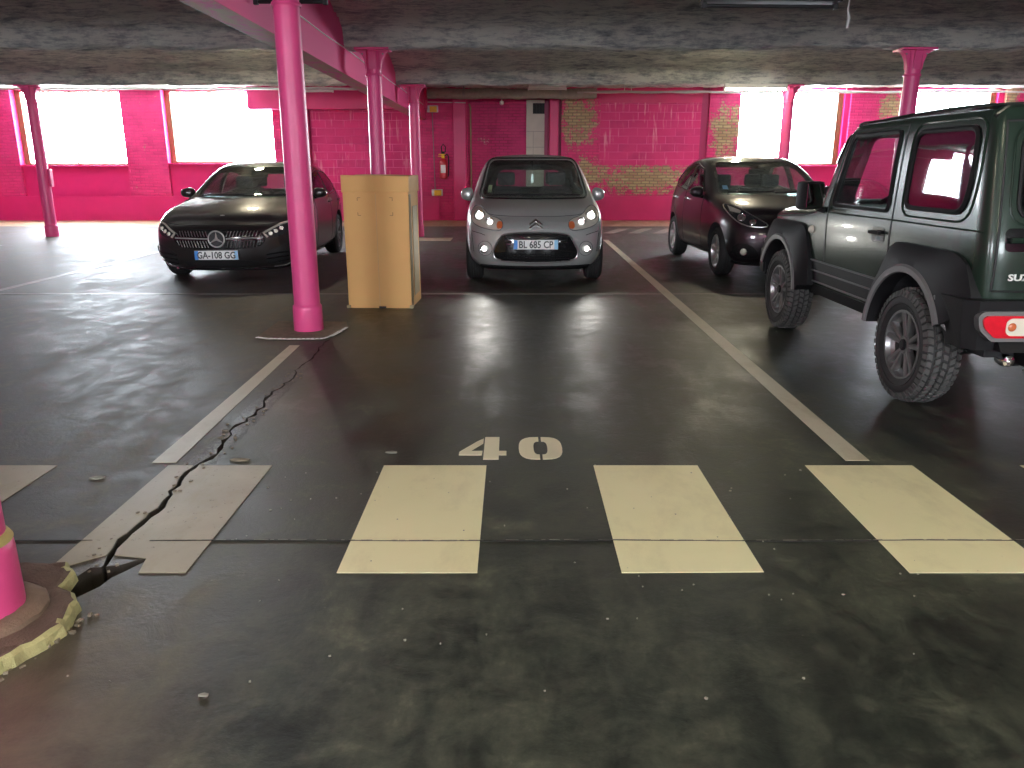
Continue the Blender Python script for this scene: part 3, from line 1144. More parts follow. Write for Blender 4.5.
t = empty('gas_rod', (-2.09, WY - 0.03, 0))
tag(t, 'thin vertical rod between two yellow tagged brackets on pink brick', 'wall rod')
bm = B()
tube(bm, [(0, 0, 2.8), (0.03, 0, 0.8)], 0.012, 8)
obj('rod', bm, M['grey'], t, True)
for (x, z) in ((-0.01, 2.86), (0.06, 0.74)):
    bm = B()
    box(bm, x - 0.12, x + 0.17, -0.07, 0.02, z - 0.09, z + 0.08, 0.01)
    b_ = obj('bracket', bm, M['white'], t)
    bm = B()
    box(bm, x - 0.05, x + 0.14, -0.085, -0.06, z - 0.085, z + 0.06, 0.01)
    obj('yellow_tag', bm, M['yellow'], b_)

# ducts, conduit, pipes
t = empty('lagged_duct', (-2.1, 20.6, 3.15))
tag(t, 'thick dusty grey pipe running under the ceiling above the silver hatchback', 'pipe')
bm = B()
px_, x = [], 0.0
while x < 4.3:
    px_.append((x, 0, 0.01 * math.sin(x * 5)))
    x += 0.12
tube(bm, px_, [0.125 + 0.006 * math.sin(i * 2.1) for i in range(len(px_))], 16)
obj('pipe', bm, M['duct'], t, True)
for x in (0.9, 3.3):
    bm = B()
    lathe(bm, [(0.13, x - 0.03), (0.13, x + 0.03)], 16, axis='X')
    box(bm, x - 0.01, x + 0.01, -0.01, 0.01, 0.1, 0.5)
    obj('hanger', bm, M['grey'], t)
for i, (yy_, zz_, x0_, x1_, r_) in enumerate([(20.9, 3.22, 0.3, 15.5, 0.025), (20.3, 3.15, 1.6, 9.5, 0.018), (19.9, 3.2, -15.5, -3.4, 0.03)]):
    bm = B()
    tube(bm, [(x0_ + (x1_ - x0_) * k / 30, yy_, zz_ + 0.008 * math.sin(k * 1.7)) for k in range(31)], r_, 8)
    for k in range(3):
        xx_ = x0_ + (x1_ - x0_) * (k + 0.5) / 3
        box(bm, xx_ - 0.006, xx_ + 0.006, yy_ - 0.01, yy_ + 0.01, zz_, 3.6)
    tag(obj('conduit', bm, M['alu'], smooth=True), ['pale conduit along the ceiling above the right hand windows', 'thinner lower conduit above the peeling brick wall',
                                       'pale pipe along the ceiling above the left hand windows'][i], 'conduit')
bm = B()
tube(bm, [(-1.10, WY + 0.2, 0.2), (-1.10, WY + 0.2, 2.9), (-1.13, WY + 0.2, 3.0)], 0.02, 8)
tag(obj('wall_pipe', bm, M['cardside'], smooth=True), 'thin vertical pale pipe at the left side of the brick recess', 'pipe')
bm = B()
tube(bm, [(-5.38, WY + 0.02, 0.64), (-5.38, WY + 0.02, 2.83)], 0.05, 10)
tag(obj('wall_pipe', bm, M['pinkdark'], smooth=True), 'dark pink downpipe at the left side of the painted blockwork', 'pipe')
bm = B()
tube(bm, [(-2.4, WY - 0.04, 3.03), (-1.2, WY - 0.16, 3.0)], 0.012, 6)
tag(obj('cable', bm, M['white'], smooth=True), 'short pale cable on the pink wall above the yellow brackets', 'cable')
t = empty('security_camera', (-0.27, WY + 0.1, 3.02))
tag(t, 'small round white ceiling sensor above the silver hatchback', 'sensor')
bm = B(); lathe(bm, [(0.01, -0.06), (0.05, -0.04), (0.06, 0.0), (0.05, 0.04)], 16); obj('dome', bm, M['white'], t, True)
bm = B(); lathe(bm, [(0.015, 0.03), (0.015, 0.4)], 8); obj('stem', bm, M['alu'], t, True)


# round bulkhead lamps fixed up in the vault
M['bulb'] = mat('lit_bulkhead_glass', (1, 1, 1), 0.4, emit=(1.0, 0.88, 0.62), es=190.0)
for (x, y, lb) in [(3.95, 14.3, 'round lit lamp hidden up in the ceiling vault on the right'), (-4.6, 14.3, 'round lit lamp hidden up in the ceiling vault on the left')]:
    t = empty('bulkhead_lamp', (x, y, 3.34))
    tag(t, lb, 'ceiling light')
    bm = B(); lathe(bm, [(0.13, 0.03), (0.13, 0.08), (0.05, 0.09), (0.02, 0.10), (0.02, 0.30)], 24); obj('base', bm, M['white'], t, True)
    bm = B(); lathe(bm, [(0.02, -0.02), (0.08, -0.01), (0.11, 0.03)], 24); obj('lamp_glass', bm, M['bulb'], t, True)


# fluorescent fittings
def fitting(x, y, z, ln, label, lit=True, rz=0.0, body=None, group=None, wd=0.12):
    t = empty('strip_light', (x, y, z), rz)
    tag(t, label, 'ceiling light', group)
    bm = B()
    hw = wd / 2
    prism(bm, [(-hw, 0.0), (-hw * 1.1, 0.03), (-hw * 0.6, 0.08), (hw * 0.6, 0.08), (hw * 1.1, 0.03), (hw, 0.0)], -ln / 2, ln / 2, plane='YZ')
    obj('housing', bm, body or M['white'], t)
    bm = B()
    lathe(bm, [(0.008, -ln / 2 + 0.01), (0.016, -ln / 2 + 0.03), (0.016, ln / 2 - 0.03), (0.008, ln / 2 - 0.01)], 12, (0, 0, -0.022), 'X')
    obj('lit_tube' if lit else 'tube', bm, M['tube'] if lit else (body if body else M['white']), t, True)
    for s in (-1, 1):
        bm = B()
        box(bm, s * ln / 2 - 0.02, s * ln / 2 + 0.02, -0.02, 0.02, -0.045, 0.01, 0.004)
        obj('end_cap', bm, body or M['white'], t)
        bm = B()
        lathe(bm, [(0.004, 0.08), (0.004, 0.5)], 6, (s * ln * 0.3, 0, 0))
        obj('drop_rod', bm, M['alu'], t)
    return t


fitting(4.72, 16.1, 2.86, 1.2, 'lit strip light hanging before the bright window right of the peeling brick')
fitting(-5.1, 20.6, 3.22, 1.3, 'unlit pale strip light above the black car with the star badge', lit=False)
fitting(2.42, 8.0, 2.855, 1.25, 'black housed strip light at the top edge above the bay line', lit=False, rz=math.radians(3), body=M['black'], wd=0.3)
fitting(-1.92, 7.4, 2.78, 0.6, 'dark stub of a light fitting beside the top of the large pink column', lit=False, body=M['black'], wd=0.2)
fitting(0.85, 20.0, 3.22, 0.9, 'pale strip light end above the grey door', lit=False)
for (x, y, r) in [(-0.8, 0.6, 0), (2.4, 1.4, 0), (2.4, -2.0, 0), (-3.0, -2.2, 0), (6.5, 0.5, 0)]:
    fitting(x, y, 3.05, 1.5, 'lit strip light overhead near the viewer', rz=PI / 2, group='strip lights overhead')
bm = B()
tube(bm, [(3.56, 9.0, 3.5), (3.56, 9.0, 3.1), (3.55, 9.0, 2.98), (3.57, 9.0, 2.9), (3.56, 9.0, 2.80)], [0.006, 0.006, 0.012, 0.016, 0.012], 8)
tag(obj('hanging_cable', bm, M['white'], smooth=True), 'short pale cable end dangling from the ceiling at upper right', 'cable')


# ================================================================== CARS
M['silver'] = mat('silver_grey_metallic_paint', (0.47, 0.49, 0.475), 0.33, 0.45, coat=0.8, var=0.03, vscale=60)
M['darkcar'] = mat('black_metallic_paint', (0.026, 0.022, 0.022), 0.30, 0.3, coat=1.0, var=0.1, vscale=60)
M['darkcar2'] = mat('very_dark_plum_grey_paint', (0.035, 0.026, 0.032), 0.28, 0.5, coat=1.0, var=0.1, vscale=60)
M['green'] = mat('dark_green_metallic_paint', (0.018, 0.034, 0.024), 0.24, 0.15, coat=0.15, spec=0.35, var=0.05, vscale=60)
M['trimblack'] = mat('black_textured_plastic', (0.007, 0.007, 0.008), 0.6, spec=0.3, var=0.15, vscale=80, bmp=0.1)
M['trimgrey'] = mat('grey_plastic_edge', (0.13, 0.13, 0.13), 0.45)
M['gloss'] = mat('gloss_black', (0.008, 0.008, 0.009), 0.12, coat=0.6)
M['inner'] = mat('dark_car_interior', (0.022, 0.022, 0.024), 0.75, var=0.2)
M['seatm'] = mat('dark_seat_fabric', (0.05, 0.05, 0.055), 0.85, var=0.15, vscale=40)
M['tyre'] = mat('tyre_rubber', (0.020, 0.020, 0.020), 0.72, var=0.2, vscale=30, bmp=0.15)
M['tyredust'] = mat('dusty_tyre_tread', (0.075, 0.075, 0.07), 0.8, var=0.25, vscale=30, bmp=0.15)
M['rimdark'] = mat('dark_grey_alloy', (0.22, 0.22, 0.22), 0.3, 0.7)
M['rim'] = mat('silver_alloy', (0.55, 0.55, 0.54), 0.3, 0.85)
M['chrome'] = mat('chrome', (0.80, 0.80, 0.80), 0.10, 1.0, var=0.0)
M['satin'] = mat('satin_chrome', (0.5, 0.5, 0.5), 0.28, 0.9, var=0.0)
M['lampbowl'] = mat('headlight_reflector', (0.62, 0.58, 0.50), 0.2, 0.3, var=0.1)
M['lampdark'] = mat('dark_headlight_housing', (0.05, 0.05, 0.055), 0.2, 0.4)
M['lampon'] = mat('lit_headlight_bulb', (1, 1, 1), 0.2, emit=(1.0, 0.98, 0.92), es=0.8)
M['drl'] = mat('daytime_light_strip', (0.8, 0.8, 0.8), 0.2, emit=(1.0, 0.98, 0.95), es=0.6)
M['amber'] = mat('amber_indicator', (0.55, 0.14, 0.05), 0.2, coat=0.6)
M['redlens'] = mat('red_tail_lens', (0.62, 0.01, 0.025), 0.18, coat=1.0, var=0.2, vscale=40)
M['clearlens'] = mat('clear_reverse_lens', (0.72, 0.68, 0.56), 0.15, coat=1.0)
M['plate'] = mat('white_number_plate', (0.74, 0.75, 0.72), 0.4)
M['plateblue'] = mat('blue_plate_band', (0.02, 0.22, 0.65), 0.4)
M['plateblue2'] = mat('pale_blue_plate_band', (0.25, 0.52, 0.75), 0.4)
M['platetext'] = mat('black_plate_lettering', (0.03, 0.03, 0.03), 0.5)
M['cglass'] = glassmat('car_windscreen_glass', (0.88, 0.95, 0.93), 1.5, 0.08)
M['cglass_dark'] = glassmat('tinted_car_glass', (0.50, 0.52, 0.55), 1.55, 0.12)
M['lens'] = glassmat('headlight_cover_glass', (0.93, 0.95, 0.95), 1.45, 0.03)
M['mirror'] = mat('mirror_glass', (0.75, 0.75, 0.75), 0.03, 1.0, var=0.0)
M['sticker'] = mat('pale_sticker', (0.5, 0.6, 0.35), 0.5)

COLS = [1, 0.72, 0.38, 0, -0.38, -0.72, -1]


def cage(stations, mids=()):
    """lattice box cage: stations from nose to tail, K side rows each"""
    K = len(stations[0]['p'])
    NS = len(stations)
    bm = B()
    V = {}
    for i, s in enumerate(stations):
        dy = s.get('dy', [0] * K)
        cap = i in (0, NS - 1)
        for k in range(K):
            for c, f in enumerate(COLS):
                if not (k in (0, K - 1) or c in (0, 6) or cap):
                    continue
                x, z = s['p'][k]
                bow = s.get('bow', 0.0)
                if isinstance(bow, (list, tuple)): bow = bow[k]
                cr = s.get('crown', 0.0) if k == K - 1 else 0.0
                V[i, k, c] = bm.verts.new((x * f, s['y'] + dy[k] - bow * (1 - f * f), z + cr * (1 - f * f)))
    def q(*ks):
        bm.faces.new([V[k] for k in ks])
    for i in range(NS - 1):
        for c in range(6):
            q((i, K - 1, c), (i + 1, K - 1, c), (i + 1, K - 1, c + 1), (i, K - 1, c + 1))
            q((i, 0, c), (i, 0, c + 1), (i + 1, 0, c + 1), (i + 1, 0, c))
        for k in range(K - 1):
            for c in (0, 6):
                q((i, k, c), (i + 1, k, c), (i + 1, k + 1, c), (i, k + 1, c))
    for i in (0, NS - 1):
        for k in range(K - 1):
            for c in range(6):
                q((i, k, c), (i, k, c + 1), (i, k + 1, c + 1), (i, k + 1, c))
    bmesh.ops.recalc_face_normals(bm, faces=bm.faces[:])
    return bm, V


def subdiv(bm, V, levels, creases):
    """creases: list of (keyA, keyB, weight) edges given by vertex keys"""
    ly = bm.edges.layers.float.get('crease_edge') or bm.edges.layers.float.new('crease_edge')
    for a, b, wgt in creases:
        if a in V and b in V:
            e = bm.edges.get((V[a], V[b]))
            if e: e[ly] = wgt
    me = bpy.data.meshes.new('t')
    bm.to_mesh(me)
    bm.free()
    o = bpy.data.objects.new('t', me)
    COL.objects.link(o)
    md = o.modifiers.new('s', 'SUBSURF')
    md.levels = levels
    r = evalmesh(o)
    bpy.data.objects.remove(o)
    return r


def boolop(me, cutters, op='DIFFERENCE'):
    o = bpy.data.objects.new('t', me)
    COL.objects.link(o)
    tmp = []
    for c in cutters:
        if isinstance(c, bmesh.types.BMesh):
            bmesh.ops.recalc_face_normals(c, faces=c.faces[:])
            m_ = bpy.data.meshes.new('c')
            c.to_mesh(m_)
            c.free()
        else:
            m_ = c
        co = bpy.data.objects.new('c', m_)
        COL.objects.link(co)
        tmp.append(co)
        md = o.modifiers.new('b', 'BOOLEAN')
        md.operation = op
        md.solver = 'EXACT'
        md.object = co
    r = evalmesh(o)
    bpy.data.objects.remove(o)
    for c in tmp: bpy.data.objects.remove(c)
    return r


class Car:
    def __init__(s, name, loc, rz, label, group=None, cat='car'):
        s.root = empty(name, loc, rz)
        tag(s.root, label, cat, group)

    def body(s, stations, rowcr=None, stcr=None, levels=3, cavity=None, side_windows=(), screens=(), wells=(), paint='silver', extra=()):
        K = len(stations[0]['p'])
        NS = len(stations)
        bm, V = cage(stations)
        cr = []
        for k, wv in (rowcr or {}).items():
            for i in range(NS - 1):
                for c in (0, 6): cr.append(((i, k, c), (i + 1, k, c), wv))
            for i in (0, NS - 1):
                for c in range(6): cr.append(((i, k, c), (i, k, c + 1), wv * 0.8))
        for i, wv in (stcr or {}).items():
            for k in range(K - 1):
                for c in (0, 6): cr.append(((i, k, c), (i, k + 1, c), wv))
            for c in range(6):
                cr.append(((i, K - 1, c), (i, K - 1, c + 1), wv))
        outer = subdiv(bm, V, levels, cr)
        b2 = bmesh.new(); b2.from_mesh(outer)
        b2.normal_update()
        s.bvh = BVHTree.FromBMesh(b2)
        s.outer = outer.copy()
        # inset copy for the cabin
        b3 = b2.copy(); b2.free()
        for v in b3.verts: v.co -= v.normal * 0.05
        inset = bpy.data.meshes.new('i'); b3.to_mesh(inset); b3.free()
        cb = B()
        box(cb, -0.80, 0.80, cavity[0], cavity[1], cavity[2], 3)
        cav = boolop(inset, [cb], 'INTERSECT')
        cutters = [cav]
        for wn_ in side_windows:
            c = B(); prism(c, wn_, -1.3, 1.3, plane='YZ'); cutters.append(c)
        for wn_, ya, yb in screens:
            c = B(); prism(c, wn_, ya, yb, plane='XZ'); cutters.append(c)
        for (y, z, r, xin) in wells:
            for sg in (-1, 1):
                c = B()
                lathe(c, [(r, sg * xin), (r, sg * 1.3)], 48, (0, y, z), 'X'); cutters.append(c)
        for c in extra: cutters.append(c)
        me = boolop(outer, cutters)
        b = bmesh.new(); b.from_mesh(me)
        for f in b.faces:
            p = f.calc_center_median()
            hit = s.bvh.find_nearest(p)
            f.material_index = 0 if (hit[3] is not None and hit[3] < 0.004) else 1
        me2 = bpy.data.meshes.new('body'); b.to_mesh(me2); b.free()
        s.bodyobj = obj('body', me2, [M[paint], M['inner']], s.root, True)
        sharp(s.bodyobj.data, 0.5)
        return s.bodyobj

    def cast(s, view, a, b):
        """point and normal on the outer surface; view front/rear: (x,z); left/right: (y,z); top: (x,y)"""
        O = {'front': (Vector((a, -9, b)), Vector((0, 1, 0))), 'rear': (Vector((a, 9, b)), Vector((0, -1, 0))),
             'left': (Vector((-9, a, b)), Vector((1, 0, 0))), 'right': (Vector((9, a, b)), Vector((-1, 0, 0))),
             'top': (Vector((a, b, 9)), Vector((0, 0, -1)))}[view]
        h = s.bvh.ray_cast(O[0], O[1])
        if h[0] is None:
            h = s.bvh.find_nearest(O[0] + O[1] * 8.2)
            return h[0], h[1]
        return h[0], h[1]

    def patch(s, name, view, pts, m, off=0.004, th=0.01, step=0.05, parent=None, smooth=True, lim=None):
        """a sheet of the given outline lying on the body surface"""
        xs = [p[0] for p in pts]; ys = [p[1] for p in pts]
        verts = []
        # resample outline
        res = []
        for i in range(len(pts)):
            a, b = Vector(pts[i]), Vector(pts[(i + 1) % len(pts)])
            n = max(1, int((b - a).length / step))
            for k in range(n): res.append(a.lerp(b, k / n))
        n0 = len(res)
        verts = [Vector(p) for p in res]
        edges = [(i, (i + 1) % n0) for i in range(n0)]
        poly = [tuple(p) for p in res]
        x = min(xs) + step / 2
        while x < max(xs):
            y = min(ys) + step / 2
            while y < max(ys):
                if inpoly(x, y, poly) and min((Vector((x, y)) - q).length for q in res) > step * 0.35:
                    verts.append(Vector((x, y)))
                y += step
            x += step
        v, e, f, _, _, _ = delaunay_2d_cdt(verts, edges, [], 1, 1e-6)
        bm = B()
        top, bot = [], []
        for p in v:
            h, nr = s.cast(view, p.x, p.y)
            if nr.dot({'front': Vector((0, -1, 0)), 'rear': Vector((0, 1, 0)), 'left': Vector((-1, 0, 0)), 'right': Vector((1, 0, 0)), 'top': Vector((0, 0, 1))}[view]) < 0:
                nr = -nr
            top.append(bm.verts.new(h + nr * off))
            bot.append(bm.verts.new(h + nr * (off - th)))
        cnt = {}
        for q in f:
            c = sum((v[i] for i in q), Vector((0, 0))) / len(q)
            if not inpoly(c.x, c.y, poly): continue
            bm.faces.new([top[i] for i in q])
            bm.faces.new([bot[i] for i in reversed(q)])
            for i in range(len(q)):
                k = (q[i], q[(i + 1) % len(q)])
                cnt[k] = 1
        for (a, b) in cnt:
            if (b, a) not in cnt:
                try: bm.faces.new((top[a], top[b], bot[b], bot[a]))
                except ValueError: pass
        bmesh.ops.delete(bm, geom=[q for q in bm.verts if not q.link_faces], context='VERTS')
        return obj(name, bm, m if isinstance(m, (list, tuple)) else M[m], parent or s.root, smooth)

    def ribbon(s, name, view, path, wd, m, off=0.003, th=0.006, closed=False, parent=None, bm=None):
        """a bead along a path on the surface"""
        P = []
        pts = [Vector(p) for p in path]
        if closed: pts.append(pts[0])
        for a, b in zip(pts, pts[1:]):
            n = max(1, int((b - a).length / 0.03))
            for k in range(n): P.append(a.lerp(b, k / n))
        if not closed: P.append(pts[-1])
        Q = []
        for p in P:
            h, nr = s.cast(view, p.x, p.y)
            Q.append(h + nr * off)
        own = bm is None
        bm = bm or B()
        tube(bm, Q, wd / 2, 6, closed=closed)
        if own: return obj(name, bm, M[m], parent or s.root, True)

    def plate(s, view, x, z, txt, ang=0.0, w_=0.52, h_=0.11):
        h, nr = s.cast(view, x, z)
        sg = -1 if view == 'front' else 1
        p = empty('t'); bpy.data.objects.remove(p)
        bm = B()
        box(bm, -w_ / 2, w_ / 2, -0.012, 0.012, -h_ / 2, h_ / 2, 0.003)
        y = h.y + sg * 0.02
        pl = obj('number_plate', bm, M['plate'], s.root, loc=(x, y, z), rot=(0, 0, 0 if sg < 0 else PI))
        bm = B(); box(bm, -w_ / 2 + 0.001, -w_ / 2 + 0.045, -0.0135, -0.010, -h_ / 2 + 0.002, h_ / 2 - 0.002); obj('country_band', bm, M['plateblue'], pl)
        bm = B(); box(bm, w_ / 2 - 0.045, w_ / 2 - 0.001, -0.0135, -0.010, -h_ / 2 + 0.002, h_ / 2 - 0.002); obj('region_band', bm, M['plateblue2'], pl)
        me = text_mesh(txt, 0.098, 0.001)
        me.transform(Matrix.Diagonal((0.95, 1.15, 1, 1)))
        o = obj('lettering', me, M['platetext'], pl, loc=(0, -0.0135, -0.004), rot=(PI / 2, 0, 0))
        return pl

    def mirror(s, x, y, z, m='silver', sc=(0.11, 0.07, 0.075), arm=0.08, boxy=False):
        for sg in (-1, 1):
            bm = B()
            if boxy:
                box(bm, -sc[0], sc[0], -sc[1], sc[1], -sc[2], sc[2], 0.03)
            else:
                bmesh.ops.create_uvsphere(bm, u_segments=24, v_segments=14, radius=1)
                for v in bm.verts:
                    q = v.co
                    q.x = math.copysign(abs(q.x) ** 0.75, q.x) * sc[0]
                    q.y = (q.y if q.y < 0 else q.y * 0.45) * sc[1]
                    q.z = math.copysign(abs(q.z) ** 0.8, q.z) * sc[2] * (1.0 - 0.18 * sg * q.x / sc[0])
            o = obj('wing_mirror', bm, M[m], s.root, True, loc=(sg * x, y, z))
            bm = B()
            lathe(bm, [(0.001, 0), (0.86, 0.0), (0.88, 0.02)] if not boxy else [(0.001, 0), (0.95, 0), (0.96, 0.02)], 4 if boxy else 24, axis='Y', caps=False)
            for v in bm.verts:
                if boxy:
                    v.co = Matrix.Rotation(PI / 4, 4, 'Y') @ v.co
                    v.co = Vector((v.co.x * sc[0] * 1.2, sc[1] * 1.001 + 0.002 - v.co.y * 0.1, v.co.z * sc[2] * 1.2))
                else:
                    v.co = Vector((v.co.x * sc[0], sc[1] * 0.46 - v.co.y * 0.1, v.co.z * sc[2]))
            obj('mirror_glass', bm, M['mirror'], o)
            bm = B()
            tube(bm, [(-sg * sc[0] * 0.4, 0.0, -sc[2] * 0.7), (-sg * (sc[0] + arm * 0.5), 0.0, -sc[2] * 1.0), (-sg * (sc[0] + arm), 0.02, -sc[2] * 1.1)], 0.024, 8)
            obj('mirror_arm', bm, M['trimblack'], o, True)
            if boxy: o.rotation_euler = (0, 0, sg * 0.38)

    def interior(s, y_dash, y_seat, zf=0.5, zs=0.72, x=0.36, rear=True, wheel_side=1, ztop=1.22):
        bm = B()
        prism(bm, [(y_dash - 0.35, zs - 0.1), (y_dash + 0.15, zs - 0.1), (y_dash + 0.18, zs + 0.12), (y_dash + 0.05, zs + 0.2), (y_dash - 0.35, zs + 0.2)], -0.60, 0.60, plane='YZ')
        obj('dashboard', bm, M['inner'], s.root)
        rows = [y_seat] + ([y_seat + 0.85] if rear else [])
        for yy_ in rows:
            for sg in (-1, 1):
                bm = B()
                a = yy_
                for (w0, w1, z0, z1, t_, yo) in [(0.23, 0.19, zs - 0.05, ztop - 0.12, 0.13, 0.0)]:
                    vs = []
                    prism(bm, [(a, z0), (a + t_, z0), (a + t_ + 0.16, z1), (a + 0.09, z1)], sg * x - 0.22, sg * x + 0.22, plane='YZ')
                bmesh.ops.bevel(bm, geom=bm.edges[:], offset=0.04, segments=3, affect='EDGES')
                so = obj('seat', bm, M['seatm'], s.root, True)
                bm = B()
                box(bm, sg * x - 0.125, sg * x + 0.125, a + 0.14, a + 0.24, ztop - 0.09, ztop + 0.09, 0.04)
                tube(bm, [(sg * x - 0.05, a + 0.19, ztop - 0.16), (sg * x - 0.05, a + 0.19, ztop - 0.07)], 0.008, 6)
                tube(bm, [(sg * x + 0.05, a + 0.19, ztop - 0.16), (sg * x + 0.05, a + 0.19, ztop - 0.07)], 0.008, 6)
                obj('headrest', bm, M['seatm'], so, True)
        bm = B()
        c = Vector((wheel_side * x, y_dash + 0.32, zs + 0.16))
        ring = []
        for k in range(28):
            a = 2 * PI * k / 28
            ring.append(c + Vector((0.185 * math.cos(a), -0.10 * math.sin(a) * 0.8, 0.165 * math.sin(a))))
        tube(bm, ring, 0.015, 8, closed=True)
        for a in (0.2, PI - 0.2, -PI / 2):
            tube(bm, [c, c + Vector((0.185 * math.cos(a), -0.08 * math.sin(a), 0.165 * math.sin(a)))], 0.018, 6)
        lathe(bm, [(0.06, -0.02), (0.05, 0.03)], 16, c, 'Y')
        obj('steering_wheel', bm, M['black'], s.root, True)

    def rearview(s, y, z, sticker=True, x=0.0):
        bm = B()
        box(bm, -0.12, 0.12, -0.015, 0.015, -0.03, 0.035, 0.012)
        tube(bm, [(0, 0, 0.03), (0, -0.03, 0.09)], 0.01, 6)
        obj('inside_mirror', bm, M['trimblack'], s.root, loc=(x, y, z))


def wheel(parent, x, y, r, wdt, rr, sg, kind, rimmat, blocks=False, steer=0.0):
    """x: centre plane; sg: outer side direction"""
    t = empty('wheel')
    t.parent = parent
    t.location = (x, y, r)
    t.rotation_euler = (0, 0, steer)
    h = wdt / 2
    bm = B()
    side = r - rr
    prof = [(rr - 0.01, -h * 0.72), (rr + 0.012, -h * 0.92), (rr + side * 0.35, -h * 1.03), (rr + side * 0.68, -h), (r - 0.022, -h * 0.90), (r - 0.006, -h * 0.74),
            (r - 0.001, -h * 0.4), (r, 0), (r - 0.001, h * 0.4), (r - 0.006, h * 0.74), (r - 0.022, h * 0.90), (rr + side * 0.68, h), (rr + side * 0.35, h * 1.03), (rr + 0.012, h * 0.92), (rr - 0.01, h * 0.72)]
    if not blocks:
        # circumferential grooves
        pr = []
        for (a, b_) in prof:
            pr.append((a, b_))
        for g in (-0.45, -0.15, 0.15, 0.45):
            pass
        i = pr.index((r, 0))
        pr[6:9] = []
        gr = []
        for g in (-0.48, -0.16, 0.16, 0.48):
            gr += [(r - 0.001, h * g - 0.006), (r - 0.009, h * g - 0.004), (r - 0.009, h * g + 0.004), (r - 0.001, h * g + 0.006)]
        pr[6:6] = gr
        prof = pr
    else:
        prof = [(a - (0.011 if abs(b_) < h * 0.95 and a > r - 0.03 else 0), b_) for a, b_ in prof]
    lathe(bm, prof, 64, axis='X', caps=False)
    ty = obj('tyre', bm, M['tyre'], t, True)
    # moulded ring on the sidewall
    bm = B()
    for q in (0.30, 0.62):
        lathe(bm, [(rr + side * q - 0.004, sg * h * 1.015), (rr + side * q, sg * (h * 1.03 + 0.003)), (rr + side * q + 0.004, sg * h * 1.015)], 64, axis='X', caps=False)
    obj('sidewall_ridge', bm, M['tyre'], ty, True)
    if blocks:
        bm = B()
        nb = 46
        for k in range(nb):
            for j, (u, wv, ln, sk) in enumerate([(-0.80, 0.125, 0.80, 0.25), (-0.42, 0.155, 0.74, -0.35), (0.0, 0.15, 0.70, 0.35), (0.42, 0.155, 0.74, -0.35), (0.80, 0.125, 0.80, 0.25)]):
                a = 2 * PI * (k + (0.5 if j % 2 else 0.0)) / nb
                da = 2 * PI / nb * ln / 2
                rb = r - (0.012 if abs(u) > 0.7 else 0.0)
                vs = []
                for (rad, shr) in ((rb - 0.018, 1.0), (rb, 0.9)):
                    for (du, dv) in ((-1, -1), (1, -1), (1, 1), (-1, 1)):
                        aa = a + da * dv * shr + sk * du * da
                        drop = 0.010 if (abs(u) > 0.7 and du * u > 0) else 0
                        vs.append(bm.verts.new(((u + du * wv * shr) * h, math.cos(aa) * (rad - drop), math.sin(aa) * (rad - drop))))
                for q in ((4, 5, 6, 7), (0, 1, 5, 4), (1, 2, 6, 5), (2, 3, 7, 6), (3, 0, 4, 7)):
                    bm.faces.new([vs[i] for i in q])
            # shoulder lug
            a = 2 * PI * k / nb
            if k % 1 == 0:
                for s2 in (-1, 1):
                    da = 2 * PI / nb * 0.32
                    vs = []
                    for (rad, xo) in ((r - 0.055, 1.0), (r - 0.018, 0.90)):
                        for aa in (a - da, a + da):
                            for ex in (0, 0.008):
                                vs.append(bm.verts.new((s2 * (h * xo + ex), math.cos(aa) * rad, math.sin(aa) * rad)))
                    for q in ((1, 3, 7, 5), (0, 1, 5, 4), (2, 3, 7, 6), (0, 1, 3, 2), (4, 5, 7, 6)):
                        bm.faces.new([vs[i] for i in q])
        obj('tread', bm, M['tyredust'], ty)
    # rim barrel and lip
    bm = B()
    lathe(bm, [(rr - 0.01, -sg * h * 0.72), (rr - 0.03, -sg * h * 0.5), (rr - 0.035, sg * h * 0.4), (rr - 0.018, sg * h * 0.62), (rr - 0.002, sg * h * 0.80), (rr + 0.006, sg * h * 0.84), (rr + 0.004, sg * h * 0.9), (rr - 0.01, sg * h * 0.9), (rr - 0.02, sg * h * 0.62)], 56, axis='X', caps=False)
    rim = obj('rim', bm, rimmat, t, True)
    bm = B()
    lathe(bm, [(0.005, -sg * h * 0.1), (rr - 0.04, -sg * h * 0.1)], 40, axis='X', caps=False)
    lathe(bm, [(0.02, sg * h * 0.1), (rr * 0.72, sg * h * 0.1), (rr * 0.72, -sg * h * 0.05)], 40, axis='X', caps=False)
    obj('brake_disc', bm, M['black'], rim)
    bm = B()
    xo = sg * h
    def spoke(a0, w0, w1, r0, r1, x0_, x1_, th=0.03):
        vs = []
        for (rad, wv, xx) in ((r0, w0, x0_), (r1, w1, x1_)):
            for dw, dx in ((-1, -th), (1, -th), (1, 0), (0.5, 0.008), (-0.5, 0.008), (-1, 0)):
                px_ = xo * xx + sg * dx
                u = wv * dw
                vs.append(bm.verts.new((px_, math.cos(a0) * rad - math.sin(a0) * u, math.sin(a0) * rad + math.cos(a0) * u)))
        n = 6
        for i in range(n):
            bm.faces.new((vs[i], vs[(i + 1) % n], vs[n + (i + 1) % n], vs[n + i]))
        bm.faces.new(vs[:n]); bm.faces.new(vs[n:])
